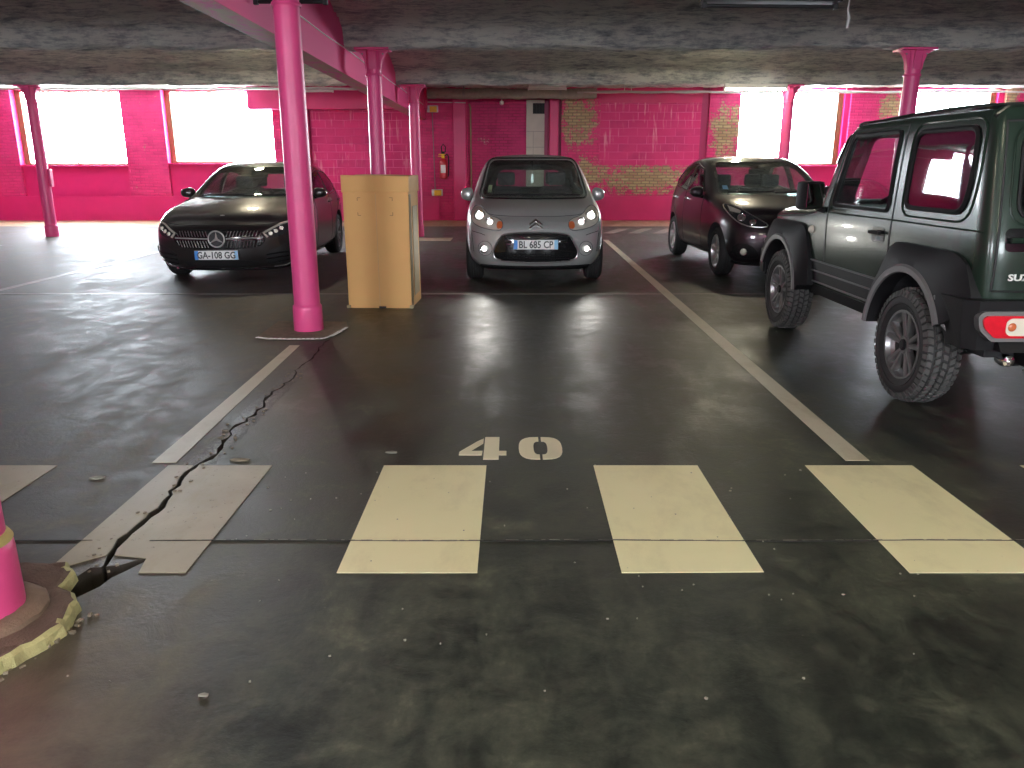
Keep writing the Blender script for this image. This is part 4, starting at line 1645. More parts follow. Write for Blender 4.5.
    if kind == 'twin5':
        for k in range(5):
            a = 2 * PI * k / 5 + 0.3
            for d_ in (-0.20, 0.20):
                a1 = a + d_
                spoke(a1, 0.015, 0.020, 0.045, rr - 0.008, 0.62, 0.78)
    elif kind == 'five':
        for k in range(5):
            spoke(2 * PI * k / 5 + 0.2, 0.030, 0.042, 0.03, rr - 0.008, 0.62, 0.78)
    elif kind == 'ten':
        for k in range(10):
            spoke(2 * PI * k / 10, 0.014, 0.020, 0.03, rr - 0.008, 0.55, 0.80)
    elif kind == 'cover':
        for k in range(7):
            spoke(2 * PI * k / 7, 0.030, 0.055, 0.03, rr - 0.008, 0.72, 0.80)
    lathe(bm, [(0.062, sg * h * 0.4), (0.062, sg * h * 0.62), (0.05, sg * (h * 0.62 + 0.012))], 24, axis='X')
    obj('spokes', bm, rimmat, rim)
    bm = B()
    lathe(bm, [(0.034, sg * h * 0.6), (0.034, sg * (h * 0.62 + 0.02)), (0.026, sg * (h * 0.62 + 0.026))], 20, axis='X')
    obj('hub_cap', bm, M['trimblack'] if blocks else rimmat, rim)
    return t


def wheels(car, wb, trk, r, wdt, rr, kind, rimmat, blocks=False, steer=0.0):
    for y in (0, wb):
        for sg in (-1, 1):
            wheel(car.root, sg * trk, y, r, wdt, rr, sg, kind, rimmat, blocks, steer if y == 0 else 0.0)


def ST(y, xs, zs, **kw):
    return dict(y=y, p=list(zip(xs, zs)), **kw)


def mx(pts):
    return [(-a, b) for a, b in reversed(pts)]


def lampbulb(car, view, x, z, r, m, name='headlamp_bulb', out=0.012, parent=None):
    h, nr = car.cast(view, x, z)
    d = Vector((0, -1, 0)) * 0.4 + nr * 0.6
    d.normalize()
    rot = d.to_track_quat('-Y', 'Z').to_euler()
    bm = B()
    bmesh.ops.create_uvsphere(bm, u_segments=20, v_segments=12, radius=r * (0.85 if m == 'lampon' else 1.0))
    for v in bm.verts: v.co.y *= 0.25
    if m == 'lampon': out += r * 0.35
    o = obj(name, bm, M[m], parent or car.root, True, loc=h + nr * out)
    o.rotation_euler = rot
    bm = B()
    lathe(bm, [(r * 0.55, 0.004), (r * 0.85, -0.002), (r * 1.02, -0.010), (r * 1.12, -0.012), (r * 1.16, 0.0), (r * 1.02, 0.01)], 24, axis='Y', caps=False)
    o2 = obj('lamp_ring', bm, M['chrome'], parent or car.root, True, loc=h + nr * out)
    o2.rotation_euler = rot
    return h, nr


def spot(loc, target, power, ang, blend=0.4, size=0.04, col=(1, 0.97, 0.9)):
    l = bpy.data.lights.new('headlight_beam', 'SPOT')
    l.energy = power
    l.spot_size = math.radians(ang)
    l.spot_blend = blend
    l.shadow_soft_size = size
    l.color = col
    o = bpy.data.objects.new('headlight_beam', l)
    COL.objects.link(o)
    o.location = loc
    d = Vector(target) - Vector(loc)
    o.rotation_euler = d.to_track_quat('-Z', 'Y').to_euler()


# ------------------------------------------------------------------ hatchback shell shared by two small cars
def hatch_stations(W, H, nose, tail, wb, hood=0.0, belt=0.0):
    k = W / 0.864
    h = H / 1.524
    S = []
    def X(*a): return [v * k for v in a]
    S.append(ST(nose + 0.24, X(.62, .72, .755, .75, .72, .66, .56), [.20, .31, .45, .60, .70, .765 + hood, .80 + hood],
                dy=[.05, .0, -.005, .0, .02, .06, .13], bow=[.20, .235, .24, .235, .22, .20, .16], crown=0.02))
    S.append(ST(nose + 0.42, X(.70, .80, .825, .82, .80, .73, .62), [.20, .31, .48, .66, .79, .85 + hood, .87 + hood], crown=.03, bow=.10))
    S.append(ST(nose + 0.68, X(.74, .845, .86, .85, .82, .745, .66), [.19, .32, .52, .72, .86, .915 + hood, .935 + hood], crown=.035, bow=.06))
    S.append(ST(0.12, X(.75, .852, .868, .858, .83, .775, .70), [.19, .33, .56, .78, .90, .95 + hood, .975 + hood], crown=.04, bow=.05))
    S.append(ST(0.46, X(.76, .855, .868, .86, .835, .79, .735), [.19, .34, .58, .82, .935, .98 + hood, 1.005 + hood * .7], crown=.025, bow=.14))
    S.append(ST(0.62, X(.76, .855, .868, .86, .835, .785, .735), [.19, .34, .6, .83, .95 + belt, 1.02, 1.065], crown=.025, bow=.16))
    S.append(ST(1.00, X(.76, .855, .868, .86, .832, .745, .665), [.19, .34, .6, .84, .965 + belt, 1.20 * h, 1.285 * h], crown=.03, bow=.13))
    S.append(ST(1.38, X(.76, .855, .868, .86, .832, .70, .60), [.19, .34, .6, .84, .98 + belt, 1.36 * h, 1.445 * h], crown=.03, bow=.10))
    S.append(ST(1.75, X(.76, .855, .868, .86, .832, .69, .575), [.19, .34, .6, .85, .99 + belt, 1.40 * h, 1.487 * h], crown=.035, bow=.03))
    S.append(ST(2.25, X(.76, .855, .868, .86, .83, .685, .57), [.19, .34, .6, .86, 1.01 + belt * 1.2, 1.39 * h, 1.485 * h], crown=.035))
    S.append(ST(2.65, X(.74, .85, .868, .86, .82, .67, .56), [.20, .35, .6, .87, 1.03 + belt * 1.3, 1.35 * h, 1.455 * h], crown=.03))
    S.append(ST(tail - 0.22, X(.70, .80, .83, .82, .78, .63, .53), [.24, .37, .6, .86, 1.03 + belt * 1.3, 1.28 * h, 1.40 * h], crown=.03, bow=-.05))
    S.append(ST(tail - 0.06, X(.64, .73, .76, .74, .70, .58, .48), [.28, .38, .6, .84, 1.02 + belt * 1.3, 1.22 * h, 1.34 * h],
                dy=[-.06, .0, .0, -.04, -.08, -.15, -.24], bow=[-.08, -.1, -.1, -.09, -.08, -.07, -.05], crown=.02))
    return S


# ================================================================== silver hatchback
C3 = Car('hatchback_car', (0.28, 10.05, 0), 0.0, 'silver grey hatchback with its headlights lit, parked nose out in the middle')
S3 = hatch_stations(0.864, 1.570, -0.80, 3.13, 2.465)
ws = [(-0.68, 1.02), (0.68, 1.02), (0.575, 1.475), (-0.575, 1.475)]
ws = roundpoly(ws, 0.09)
sw1 = roundpoly([(0.82, 1.05), (1.35, 1.34), (1.78, 1.40), (1.78, 1.03)], 0.05)
sw2 = roundpoly([(1.86, 1.03), (1.86, 1.40), (2.45, 1.37), (2.75, 1.15), (2.5, 1.07)], 0.05)
rw = roundpoly([(-0.56, 1.08), (0.56, 1.08), (0.47, 1.34), (-0.47, 1.34)], 0.08)
C3.body(S3, cavity=(0.5, 2.95, 0.74), side_windows=[sw1, sw2], screens=[(ws, -0.2, 1.6), (rw, 2.5, 4)],
        wells=[(0, .31, .37, .52), (2.465, .31, .37, .52)], paint='silver')
wsg = roundpoly([(-0.715, 0.995), (0.715, 0.995), (0.60, 1.50), (-0.60, 1.50)], 0.09)
# black band round the glass then the glass
C3.patch('windscreen', 'front', wsg, 'cglass', 0.003, 0.005, 0.09)
bm = B()
C3.ribbon('', 'front', wsg, 0.03, '', 0.002, closed=True, bm=bm)
obj('windscreen_seal', bm, M['gloss'], C3.root, True)
C3.patch('rear_window', 'rear', roundpoly([(-0.58, 1.06), (0.58, 1.06), (0.49, 1.36), (-0.49, 1.36)], 0.08), 'cglass', 0.003, 0.005, 0.1)
for v_ in ('left', 'right'):
    C3.patch('side_window', v_, sw1, 'cglass_dark', 0.003, 0.005, 0.1)
    C3.patch('side_window', v_, sw2, 'cglass_dark', 0.003, 0.005, 0.1)
    bm = B()
    for pth in ([(1.82, 1.42), (1.82, 0.45), (1.80, 0.32)], [(0.75, 1.0), (0.74, 0.7), (0.72, 0.35)], [(0.74, 0.32), (2.1, 0.30)]):
        C3.ribbon('', v_, pth, 0.008, '', 0.0, bm=bm)
    obj('door_seams', bm, M['black'], C3.root)
    bm = B(); C3.ribbon('', v_, [(1.60, 0.9), (1.75, 0.9)], 0.03, '', 0.015, bm=bm); obj('door_handle', bm, M['silver'], C3.root, True)
# grille
gr = chaikin([(-0.37, 0.64), (0.37, 0.64), (0.45, 0.53), (0.52, 0.39), (0.44, 0.29), (-0.44, 0.29), (-0.52, 0.39), (-0.45, 0.53)], 2)
g = C3.patch('grille', 'front', gr, 'gloss', 0.004, 0.02, 0.05)
C3.ribbon('chrome_surround', 'front', gr, 0.022, 'satin', 0.006, closed=True, parent=g)
bm = B()
for zz in (0.60, 0.565):
    C3.ribbon('', 'front', [(-0.37, zz), (0.37, zz)], 0.014, '', 0.012, bm=bm)
obj('grille_bar', bm, M['trimblack'], g, True)
bm = B()
for zz in (0.39, 0.365, 0.34, 0.315):
    C3.ribbon('', 'front', [(-0.43, zz), (0.43, zz)], 0.009, '', 0.01, bm=bm)
for k in range(-7, 8):
    C3.ribbon('', 'front', [(k * 0.058, 0.41), (k * 0.058, 0.30)], 0.006, '', 0.01, bm=bm)
obj('lower_mesh', bm, M['trimblack'], g, True)
for sg in (-1, 1):
    C3.ribbon('chrome_tip', 'front', [(sg * 0.28, 0.535), (sg * 0.36, 0.535)], 0.024, 'chrome', 0.014, parent=g)
C3.plate('front', 0.0, 0.505, 'BL 685 CP')
# double chevron badge
bm = B()
h, nr = C3.cast('front', 0, 0.72)
for dz in (0.0, 0.038):
    for sg in (-1, 1):
        vs = [(0, 0.745 + dz), (sg * 0.075, 0.695 + dz), (sg * 0.075, 0.675 + dz), (0, 0.722 + dz)]
        a = []
        for (px_, pz_) in vs:
            hh, nn = C3.cast('front', px_, pz_)
            a.append((bm.verts.new(hh + nn * 0.001), bm.verts.new(hh + nn * 0.014)))
        bm.faces.new([q[1] for q in a])
        for i in range(4):
            bm.faces.new((a[i][0], a[(i + 1) % 4][0], a[(i + 1) % 4][1], a[i][1]))
obj('badge', bm, M['chrome'], C3.root)
# headlights
hl = chaikin([(-0.775, 0.76), (-0.78, 0.86), (-0.72, 0.93), (-0.63, 0.90), (-0.56, 0.82), (-0.43, 0.785), (-0.385, 0.75), (-0.39, 0.685), (-0.43, 0.655), (-0.56, 0.665), (-0.70, 0.70)], 2)
for sg in (1, -1):
    p = hl if sg == 1 else mx(hl)
    hd = C3.patch('headlight', 'front', p, 'lampbowl', 0.004, 0.02, 0.04)
    lampbulb(C3, 'front', -sg * 0.665, 0.795, 0.060, 'lampon', parent=hd)
    lampbulb(C3, 'front', -sg * 0.535, 0.735, 0.044, 'lampon', parent=hd)
    ind = chaikin([(-0.455, 0.75), (-0.40, 0.755), (-0.385, 0.72), (-0.40, 0.675), (-0.46, 0.675)], 2)
    C3.patch('indicator', 'front', ind if sg == 1 else mx(ind), 'amber', 0.014, 0.01, 0.03, parent=hd)
    C3.ribbon('lamp_trim', 'front', p, 0.010, 'trimgrey', 0.006, closed=True, parent=hd)
    fr = [( -sg * 0.60 + 0.085 * math.cos(a * PI / 10), 0.445 + 0.085 * math.sin(a * PI / 10)) for a in range(20)]
    fo = C3.patch('fog_light', 'front', fr, 'silver', 0.003, 0.01, 0.04)
    C3.ribbon('bezel', 'front', fr, 0.008, 'trimgrey', 0.004, closed=True, parent=fo)
    lampbulb(C3, 'front', -sg * 0.60, 0.445, 0.042, 'lampon', parent=fo)
    # bumper side crease
    bm = B()
    C3.ribbon('', 'front', [(-sg * 0.76, 0.64), (-sg * 0.66, 0.62), (-sg * 0.60, 0.60)], 0.008, '', 0.0, bm=bm)
    C3.ribbon('', 'front', [(-sg * 0.765, 0.62), (-sg * 0.74, 0.40)], 0.008, '', 0.0, bm=bm)
    obj('bumper_seam', bm, M['black'], C3.root, True)
C3.patch('lower_lip', 'front', [(-0.66, 0.205), (0.66, 0.205), (0.66, 0.245), (-0.66, 0.245)], 'trimblack', 0.02, 0.03, 0.06)
bm = B()
C3.ribbon('', 'front', [(-0.66, 0.86), (-0.5, 0.825), (-0.3, 0.815), (0.3, 0.815), (0.5, 0.825), (0.66, 0.86)], 0.007, '', 0.0, bm=bm)
obj('bonnet_seam', bm, M['black'], C3.root, True)
bm = B()
for sg in (-1, 1):
    lathe(bm, [(0.012, -0.004), (0.012, 0.01), (0.004, 0.014)], 10, C3.cast('top', sg * 0.24, 0.22)[0])
obj('washer_nozzle', bm, M['black'], C3.root)
bm = B()
C3.ribbon('', 'front', [(-0.60, 1.015), (-0.20, 1.03), (0.1, 1.025)], 0.016, '', 0.016, bm=bm)
C3.ribbon('', 'front', [(-0.15, 1.02), (0.3, 1.03), (0.60, 1.015)], 0.016, '', 0.018, bm=bm)
obj('wiper', bm, M['black'], C3.root, True)
bm = B()
C3.patch('inspection_sticker', 'front', [(-0.60, 1.06), (-0.55, 1.06), (-0.54, 1.15), (-0.59, 1.15)], 'sticker', 0.001, 0.001, 0.05)
C3.mirror(0.885, 0.80, 1.03, 'silver', (0.085, 0.07, 0.085), 0.05)
C3.interior(0.75, 1.35)
C3.rearview(1.12, 1.38)
bm = B()
tube(bm, [(0, 1.14, 1.34), (0, 1.14, 1.29)], 0.003, 5)
box(bm, -0.02, 0.02, 1.135, 1.145, 1.17, 1.29, 0.004)
obj('hanging_air_freshener', bm, M['alu'], C3.root)
wheels(C3, 2.465, 0.745, 0.31, 0.195, 0.205, 'cover', M['rim'])
for sg in (-1, 1):
    spot((0.28 + sg * 0.60, 9.22, 0.74), (0.28 + sg * 1.4, 6.0, 0.0), 9, 75, 0.8)
    spot((0.28 + sg * 0.60, 9.18, 0.44), (0.28 + sg * 2.2, 7.0, 0.0), 7, 100, 0.6)

# ================================================================== black saloon-nosed car
MB = Car('compact_car', (-3.63, 10.5, 0), math.radians(3.0), 'black car with a round star badge grille behind the large pink column')
k_ = 0.898
SM = []
def SMa(y, xs, zs, **kw): SM.append(ST(y, [v for v in xs], zs, **kw))
SMa(-0.66, (.64, .78, .81, .80, .78, .70, .56), (.15, .26, .42, .55, .63, .69, .725), dy=[.06, .0, .0, -.01, .0, .04, .12], bow=[.2, .24, .25, .25, .24, .22, .16], crown=.02)
SMa(-0.46, (.74, .85, .87, .86, .84, .76, .60), (.15, .27, .45, .62, .73, .79, .80), crown=.03, bow=.12)
SMa(-0.15, (.78, .885, .898, .89, .86, .79, .66), (.14, .28, .5, .70, .82, .87, .875), crown=.04, bow=.06)
SMa(0.30, (.79, .888, .898, .892, .87, .81, .70), (.14, .29, .54, .76, .88, .93, .94), crown=.04, bow=.05)
SMa(0.58, (.79, .888, .898, .892, .87, .82, .75), (.14, .30, .56, .78, .905, .96, .975), crown=.03, bow=.14)
SMa(0.76, (.79, .888, .898, .892, .87, .81, .75), (.14, .30, .56, .80, .92, .99, 1.02), crown=.03, bow=.16)
SMa(1.15, (.79, .888, .898, .892, .865, .76, .68), (.14, .30, .56, .80, .93, 1.165, 1.245), crown=.03, bow=.13)
SMa(1.60, (.79, .888, .898, .892, .865, .71, .61), (.14, .30, .56, .80, .94, 1.33, 1.415), crown=.03, bow=.10)
SMa(2.05, (.79, .888, .898, .892, .865, .70, .585), (.14, .30, .56, .81, .95, 1.36, 1.448), crown=.035, bow=.03)
SMa(2.65, (.79, .888, .898, .892, .86, .69, .575), (.14, .30, .56, .82, .97, 1.34, 1.435), crown=.03)
SMa(3.10, (.77, .88, .895, .885, .84, .665, .56), (.16, .32, .56, .83, .99, 1.265, 1.365), crown=.03)
SMa(3.40, (.72, .82, .84, .83, .78, .62, .52), (.2, .34, .56, .82, .98, 1.15, 1.24), crown=.02, bow=-.05)
SMa(3.52, (.64, .75, .77, .75, .70, .56, .46), (.24, .36, .56, .8, .95, 1.07, 1.14), dy=[-.06, 0, 0, -.03, -.07, -.12, -.2], bow=[-.08, -.1, -.1, -.09, -.08, -.07, -.05], crown=.02)
ws = roundpoly([(-0.69, 1.00), (0.69, 1.00), (0.58, 1.385), (-0.58, 1.385)], 0.09)
sw1 = roundpoly([(0.98, 1.01), (1.55, 1.29), (2.0, 1.325), (2.02, 0.985)], 0.05)
sw2 = roundpoly([(2.09, 0.985), (2.08, 1.325), (2.65, 1.29), (2.98, 1.16), (2.9, 1.05)], 0.05)
rw = roundpoly([(-0.54, 1.03), (0.54, 1.03), (0.47, 1.27), (-0.47, 1.27)], 0.07)
MB.body(SM, cavity=(0.6, 3.2, 0.72), side_windows=[sw1, sw2], screens=[(ws, 0.0, 1.8), (rw, 2.9, 4)],
        wells=[(0, .325, .385, .54), (2.729, .325, .385, .54)], paint='darkcar')
wsg = roundpoly([(-0.72, 0.98), (0.72, 0.98), (0.61, 1.41), (-0.61, 1.41)], 0.09)
MB.patch('windscreen', 'front', wsg, 'cglass', 0.003, 0.005, 0.09)
MB.patch('rear_window', 'rear', roundpoly([(-0.56, 1.02), (0.56, 1.02), (0.48, 1.27), (-0.48, 1.27)], 0.08), 'cglass', 0.003, 0.005, 0.1)
for v_ in ('left', 'right'):
    for q in (sw1, sw2):
        MB.patch('side_window', v_, q, 'cglass_dark', 0.003, 0.005, 0.1)
    bm = B()
    MB.ribbon('', v_, [(0.92, 0.995), (1.5, 0.99), (2.1, 0.97), (2.7, 1.0), (3.02, 1.13)], 0.012, '', 0.004, bm=bm)
    MB.ribbon('', v_, [(0.95, 1.01), (1.5, 1.285), (2.0, 1.345), (2.65, 1.31), (3.02, 1.15)], 0.012, '', 0.004, bm=bm)
    obj('window_trim', bm, M['gloss'], MB.root, True)
    bm = B()
    for pth in ([(2.05, 1.34), (2.05, 0.9), (2.03, 0.3)], [(0.86, 0.98), (0.84, 0.7), (0.82, 0.3)], [(0.82, 0.28), (2.2, 0.28)], [(2.95, 1.05), (2.7, 0.8), (2.35, 0.5), (2.2, 0.28)]):
        MB.ribbon('', v_, pth, 0.008, '', 0.0, bm=bm)
    obj('door_seams', bm, M['black'], MB.root)
    for yy_ in (1.85, 2.72):
        bm = B(); MB.ribbon('', v_, [(yy_, 0.87), (yy_ + 0.18, 0.875)], 0.028, '', 0.016, bm=bm); obj('door_handle', bm, M['darkcar'], MB.root, True)
go = chaikin([(-0.45, 0.64), (0.45, 0.64), (0.545, 0.56), (0.545, 0.51), (0.46, 0.42), (-0.46, 0.42), (-0.545, 0.51), (-0.545, 0.56)], 2)
g = MB.patch('grille', 'front', go, 'gloss', 0.004, 0.02, 0.05)
bm = B()
for k in range(-13, 14):
    for (za, zb) in ((0.565, 0.625), (0.435, 0.515)):
        x0 = k * 0.037
        if abs(x0) < 0.11 or abs(x0) > 0.50: continue
        sl = 0.012 if k > 0 else -0.012
        zz0 = za if abs(x0) < 0.44 else za + (abs(x0) - .44) * (0.6 if za < 0.5 else 0)
        zz1 = zb if abs(x0) < 0.44 else zb - (abs(x0) - .44) * (0.6 if za > 0.5 else 0)
        MB.ribbon('', 'front', [(x0, zz0), (x0 + sl, (zz0 + zz1) / 2)], 0.009, '', 0.010, bm=bm)
        MB.ribbon('', 'front', [(x0 + sl, (zz0 + zz1) / 2 + 0.004), (x0 + 2 * sl, zz1)], 0.009, '', 0.010, bm=bm)
obj('grille_slats', bm, M['satin'], g, True)
bm = B()
MB.ribbon('', 'front', [(-0.52, 0.545), (-0.11, 0.54)], 0.018, '', 0.016, bm=bm)
MB.ribbon('', 'front', [(0.11, 0.54), (0.52, 0.545)], 0.018, '', 0.016, bm=bm)
obj('grille_bar', bm, M['alu'], g, True)
MB.ribbon('grille_surround', 'front', go, 0.010, 'gloss', 0.006, closed=True, parent=g)
h, nr = MB.cast('front', 0, 0.54)
t_ = empty('star_badge'); t_.parent = MB.root; t_.location = (0, h.y - 0.03, 0.54)
bm = B()
tube(bm, [(0.095 * math.cos(a * PI / 18), 0, 0.095 * math.sin(a * PI / 18)) for a in range(36)], 0.009, 8, closed=True)
obj('ring', bm, M['alu'], t_, True)
bm = B()
cv = bm.verts.new((0, -0.012, 0))
cb_ = bm.verts.new((0, 0.006, 0))
rim_ = []
for k in range(6):
    a = PI / 2 + k * PI / 3
    r_ = 0.092 if k % 2 == 0 else 0.018
    rim_.append(bm.verts.new((r_ * math.cos(a), 0, r_ * math.sin(a))))
for k in range(6):
    bm.faces.new((cv, rim_[k], rim_[(k + 1) % 6]))
    bm.faces.new((cb_, rim_[(k + 1) % 6], rim_[k]))
obj('star', bm, M['alu'], t_)
bm = B()
lathe(bm, [(0.088, 0.012), (0.088, 0.02)], 30, axis='Y')
obj('badge_backing', bm, M['black'], t_)
bm = B(); p_, n_ = MB.cast('top', 0, -0.60)
lathe(bm, [(0.028, -0.003), (0.028, 0.004), (0.02, 0.006)], 20, p_)
obj('bonnet_emblem', bm, M['satin'], MB.root)
MB.plate('front', -0.02, 0.345, 'GA-108 GG')
hl = [(-0.80, 0.66), (-0.77, 0.73), (-0.70, 0.71), (-0.56, 0.62), (-0.50, 0.595), (-0.56, 0.545), (-0.62, 0.535), (-0.70, 0.555), (-0.77, 0.60)]
hl = chaikin(hl, 1)
for sg in (1, -1):
    hd = MB.patch('headlight', 'front', hl if sg == 1 else mx(hl), 'lampdark', 0.004, 0.02, 0.04)
    bm = B()
    pp = [(-0.775, 0.715), (-0.70, 0.69), (-0.60, 0.635), (-0.53, 0.60), (-0.575, 0.55)]
    MB.ribbon('', 'front', [(sg * a, b) for a, b in pp], 0.028, '', 0.010, bm=bm)
    obj('running_light', bm, M['lampbowl'], hd, True)
    for (a, b) in ((-0.72, 0.645), (-0.665, 0.615), (-0.61, 0.59)):
        lampbulb(MB, 'front', sg * a, b, 0.024, 'clearlens', parent=hd, name='lamp_lens')
    # side intake
    it = chaikin([(-0.80, 0.47), (-0.83, 0.24), (-0.60, 0.19), (-0.52, 0.24), (-0.55, 0.36), (-0.66, 0.42)], 1)
    io = MB.patch('side_intake', 'front', it if sg == 1 else mx(it), 'black', 0.003, 0.02, 0.05)
    bm = B()
    for zz in (0.25, 0.30, 0.35):
        MB.ribbon('', 'front', [(sg * -0.80, zz + 0.02), (sg * -0.62, zz), (sg * -0.54, zz - 0.01)], 0.016, '', 0.016, bm=bm)
    obj('fins', bm, M['gloss'], io, True)
    bm = B(); MB.ribbon('', 'front', [(sg * -0.815, 0.44), (sg * -0.83, 0.32), (sg * -0.82, 0.24)], 0.018, '', 0.012, bm=bm)
    MB.ribbon('', 'front', [(sg * -0.82, 0.24), (sg * -0.72, 0.195), (sg * -0.60, 0.185)], 0.012, '', 0.012, bm=bm)
    obj('intake_trim', bm, M['satin'], io, True)
lowg = MB.patch('lower_grille', 'front', chaikin([(-0.46, 0.28), (0.46, 0.28), (0.42, 0.19), (-0.42, 0.19)], 1), 'black', 0.004, 0.02, 0.05)
MB.ribbon('splitter', 'front', [(-0.76, 0.155), (-0.5, 0.16), (0.5, 0.16), (0.76, 0.155)], 0.03, 'gloss', 0.01)
bm = B()
MB.ribbon('', 'front', [(-0.78, 0.735), (-0.6, 0.70), (-0.4, 0.69), (0.4, 0.69), (0.6, 0.70), (0.78, 0.735)], 0.007, '', 0.0, bm=bm)
obj('bonnet_seam', bm, M['black'], MB.root, True)
bm = B()
MB.ribbon('', 'front', [(-0.6, 0.995), (0.0, 1.005)], 0.016, '', 0.016, bm=bm)
MB.ribbon('', 'front', [(0.0, 0.995), (0.6, 1.005)], 0.016, '', 0.016, bm=bm)
obj('wiper', bm, M['black'], MB.root, True)
MB.mirror(0.93, 0.98, 1.03, 'darkcar', (0.10, 0.08, 0.07), 0.05)
MB.interior(0.92, 1.65, ztop=1.17)
MB.rearview(1.35, 1.27)
wheels(MB, 2.729, 0.775, 0.325, 0.215, 0.225, 'ten', M['rimdark'])

# ================================================================== dark hatchback on the right
PG = Car('hatchback_car', (3.53, 10.42, 0), math.radians(1.2), 'very dark hatchback parked between the silver car and the green off-roader')
SP = hatch_stations(0.870, 1.56, -0.80, 3.16, 2.54, hood=0.0, belt=0.02)
ws = roundpoly([(-0.68, 1.045), (0.68, 1.045), (0.58, 1.455), (-0.58, 1.455)], 0.08)
sw1 = roundpoly([(0.92, 1.07), (1.38, 1.34), (1.80, 1.41), (1.80, 1.05)], 0.04)
sw2 = roundpoly([(1.88, 1.05), (1.88, 1.41), (2.42, 1.37), (2.74, 1.19), (2.62, 1.12)], 0.04)
rw = roundpoly([(-0.56, 1.09), (0.56, 1.09), (0.48, 1.38), (-0.48, 1.38)], 0.08)
PG.body(SP, cavity=(0.5, 2.98, 0.76), side_windows=[sw1, sw2], screens=[(ws, -0.2, 1.6), (rw, 2.5, 4)],
        wells=[(0, .315, .375, .52), (2.54, .315, .375, .52)], paint='darkcar2')
PG.patch('windscreen', 'front', roundpoly([(-0.71, 1.02), (0.71, 1.02), (0.61, 1.485), (-0.61, 1.485)], 0.08), 'cglass', 0.003, 0.005, 0.09)
PG.patch('rear_window', 'rear', roundpoly([(-0.58, 1.07), (0.58, 1.07), (0.50, 1.40), (-0.50, 1.40)], 0.08), 'cglass', 0.003, 0.005, 0.1)
for v_ in ('left', 'right'):
    for q in (sw1, sw2):
        PG.patch('side_window', v_, q, 'cglass', 0.003, 0.005, 0.1)
    bm = B()
    PG.ribbon('', v_, [(0.88, 1.06), (1.36, 1.36), (1.82, 1.43), (2.45, 1.39), (2.80, 1.18)], 0.02, '', 0.004, bm=bm)
    PG.ribbon('', v_, [(0.88, 1.055), (1.8, 1.035), (2.6, 1.10), (2.78, 1.18)], 0.014, '', 0.004, bm=bm)
    obj('window_trim', bm, M['gloss'], PG.root, True)
    bm = B()
    for pth in ([(1.84, 1.36), (1.84, 0.8), (1.82, 0.32)], [(0.78, 1.02), (0.76, 0.7), (0.74, 0.35)], [(0.74, 0.30), (2.05, 0.30)], [(2.68, 1.1), (2.5, 0.8), (2.2, 0.6), (2.05, 0.32)]):
        PG.ribbon('', v_, pth, 0.009, '', 0.0, bm=bm)
    obj('door_seams', bm, M['black'], PG.root)
    for yy_ in (1.60, 2.38):
        bm = B(); PG.ribbon('', v_, [(yy_, 0.93), (yy_ + 0.18, 0.935)], 0.028, '', 0.018, bm=bm); obj('door_handle', bm, M['satin'], PG.root, True)
hl = chaikin([(-0.79, 0.80), (-0.80, 0.90), (-0.75, 0.93), (-0.62, 0.85), (-0.50, 0.76), (-0.40, 0.70), (-0.43, 0.665), (-0.60, 0.665), (-0.72, 0.71)], 1)
for sg in (1, -1):
    hd = PG.patch('headlight', 'front', hl if sg == 1 else mx(hl), 'lampdark', 0.004, 0.02, 0.04)
    PG.ribbon('lamp_trim', 'front', hl if sg == 1 else mx(hl), 0.014, 'satin', 0.006, closed=True, parent=hd)
    lampbulb(PG, 'front', -sg * 0.68, 0.765, 0.045, 'chrome', parent=hd, name='lamp_lens')
    lampbulb(PG, 'front', -sg * 0.57, 0.715, 0.035, 'chrome', parent=hd, name='lamp_lens')
    up = [(-0.77, 0.84), (-0.76, 0.905), (-0.66, 0.845), (-0.68, 0.82)]
    PG.patch('side_reflector', 'front', up if sg == 1 else mx(up), 'lampbowl', 0.012, 0.01, 0.03, parent=hd)
    it = chaikin([(-0.76, 0.46), (-0.78, 0.30), (-0.52, 0.28), (-0.48, 0.34), (-0.60, 0.47)], 1)
    io = PG.patch('fog_light_recess', 'front', it if sg == 1 else mx(it), 'trimblack', 0.003, 0.02, 0.05)
    lampbulb(PG, 'front', -sg * 0.655, 0.37, 0.042, 'clearlens', parent=io, name='fog_lamp')
gg = chaikin([(-0.46, 0.62), (0.46, 0.62), (0.42, 0.40), (0.34, 0.28), (-0.34, 0.28), (-0.42, 0.40)], 2)
g = PG.patch('grille', 'front', gg, 'gloss', 0.004, 0.02, 0.05)
PG.ribbon('chrome_surround', 'front', gg, 0.016, 'satin', 0.006, closed=True, parent=g)
bm = B()
for zz in (0.57, 0.53, 0.36, 0.32):
    PG.ribbon('', 'front', [(-0.36, zz), (0.36, zz)], 0.012, '', 0.012, bm=bm)
obj('grille_bar', bm, M['trimblack'], g, True)
bm = B(); box(bm, -0.26, 0.26, -0.01, 0.01, -0.055, 0.055, 0.003)
h, nr = PG.cast('front', 0, 0.45)
obj('number_plate', bm, M['plate'], PG.root, loc=(0, h.y - 0.02, 0.45))
PG.ribbon('lower_lip', 'front', [(-0.70, 0.215), (0, 0.215), (0.70, 0.215)], 0.04, 'trimblack', 0.01)
bm = B()
PG.ribbon('', 'front', [(-0.60, 1.04), (0.0, 1.055)], 0.016, '', 0.016, bm=bm)
PG.ribbon('', 'front', [(0.0, 1.04), (0.60, 1.05)], 0.016, '', 0.018, bm=bm)
obj('wiper', bm, M['black'], PG.root, True)
PG.patch('parking_sticker', 'front', [(-0.63, 1.09), (-0.56, 1.09), (-0.56, 1.14), (-0.62, 1.14)], 'plateblue2', 0.001, 0.001, 0.05)
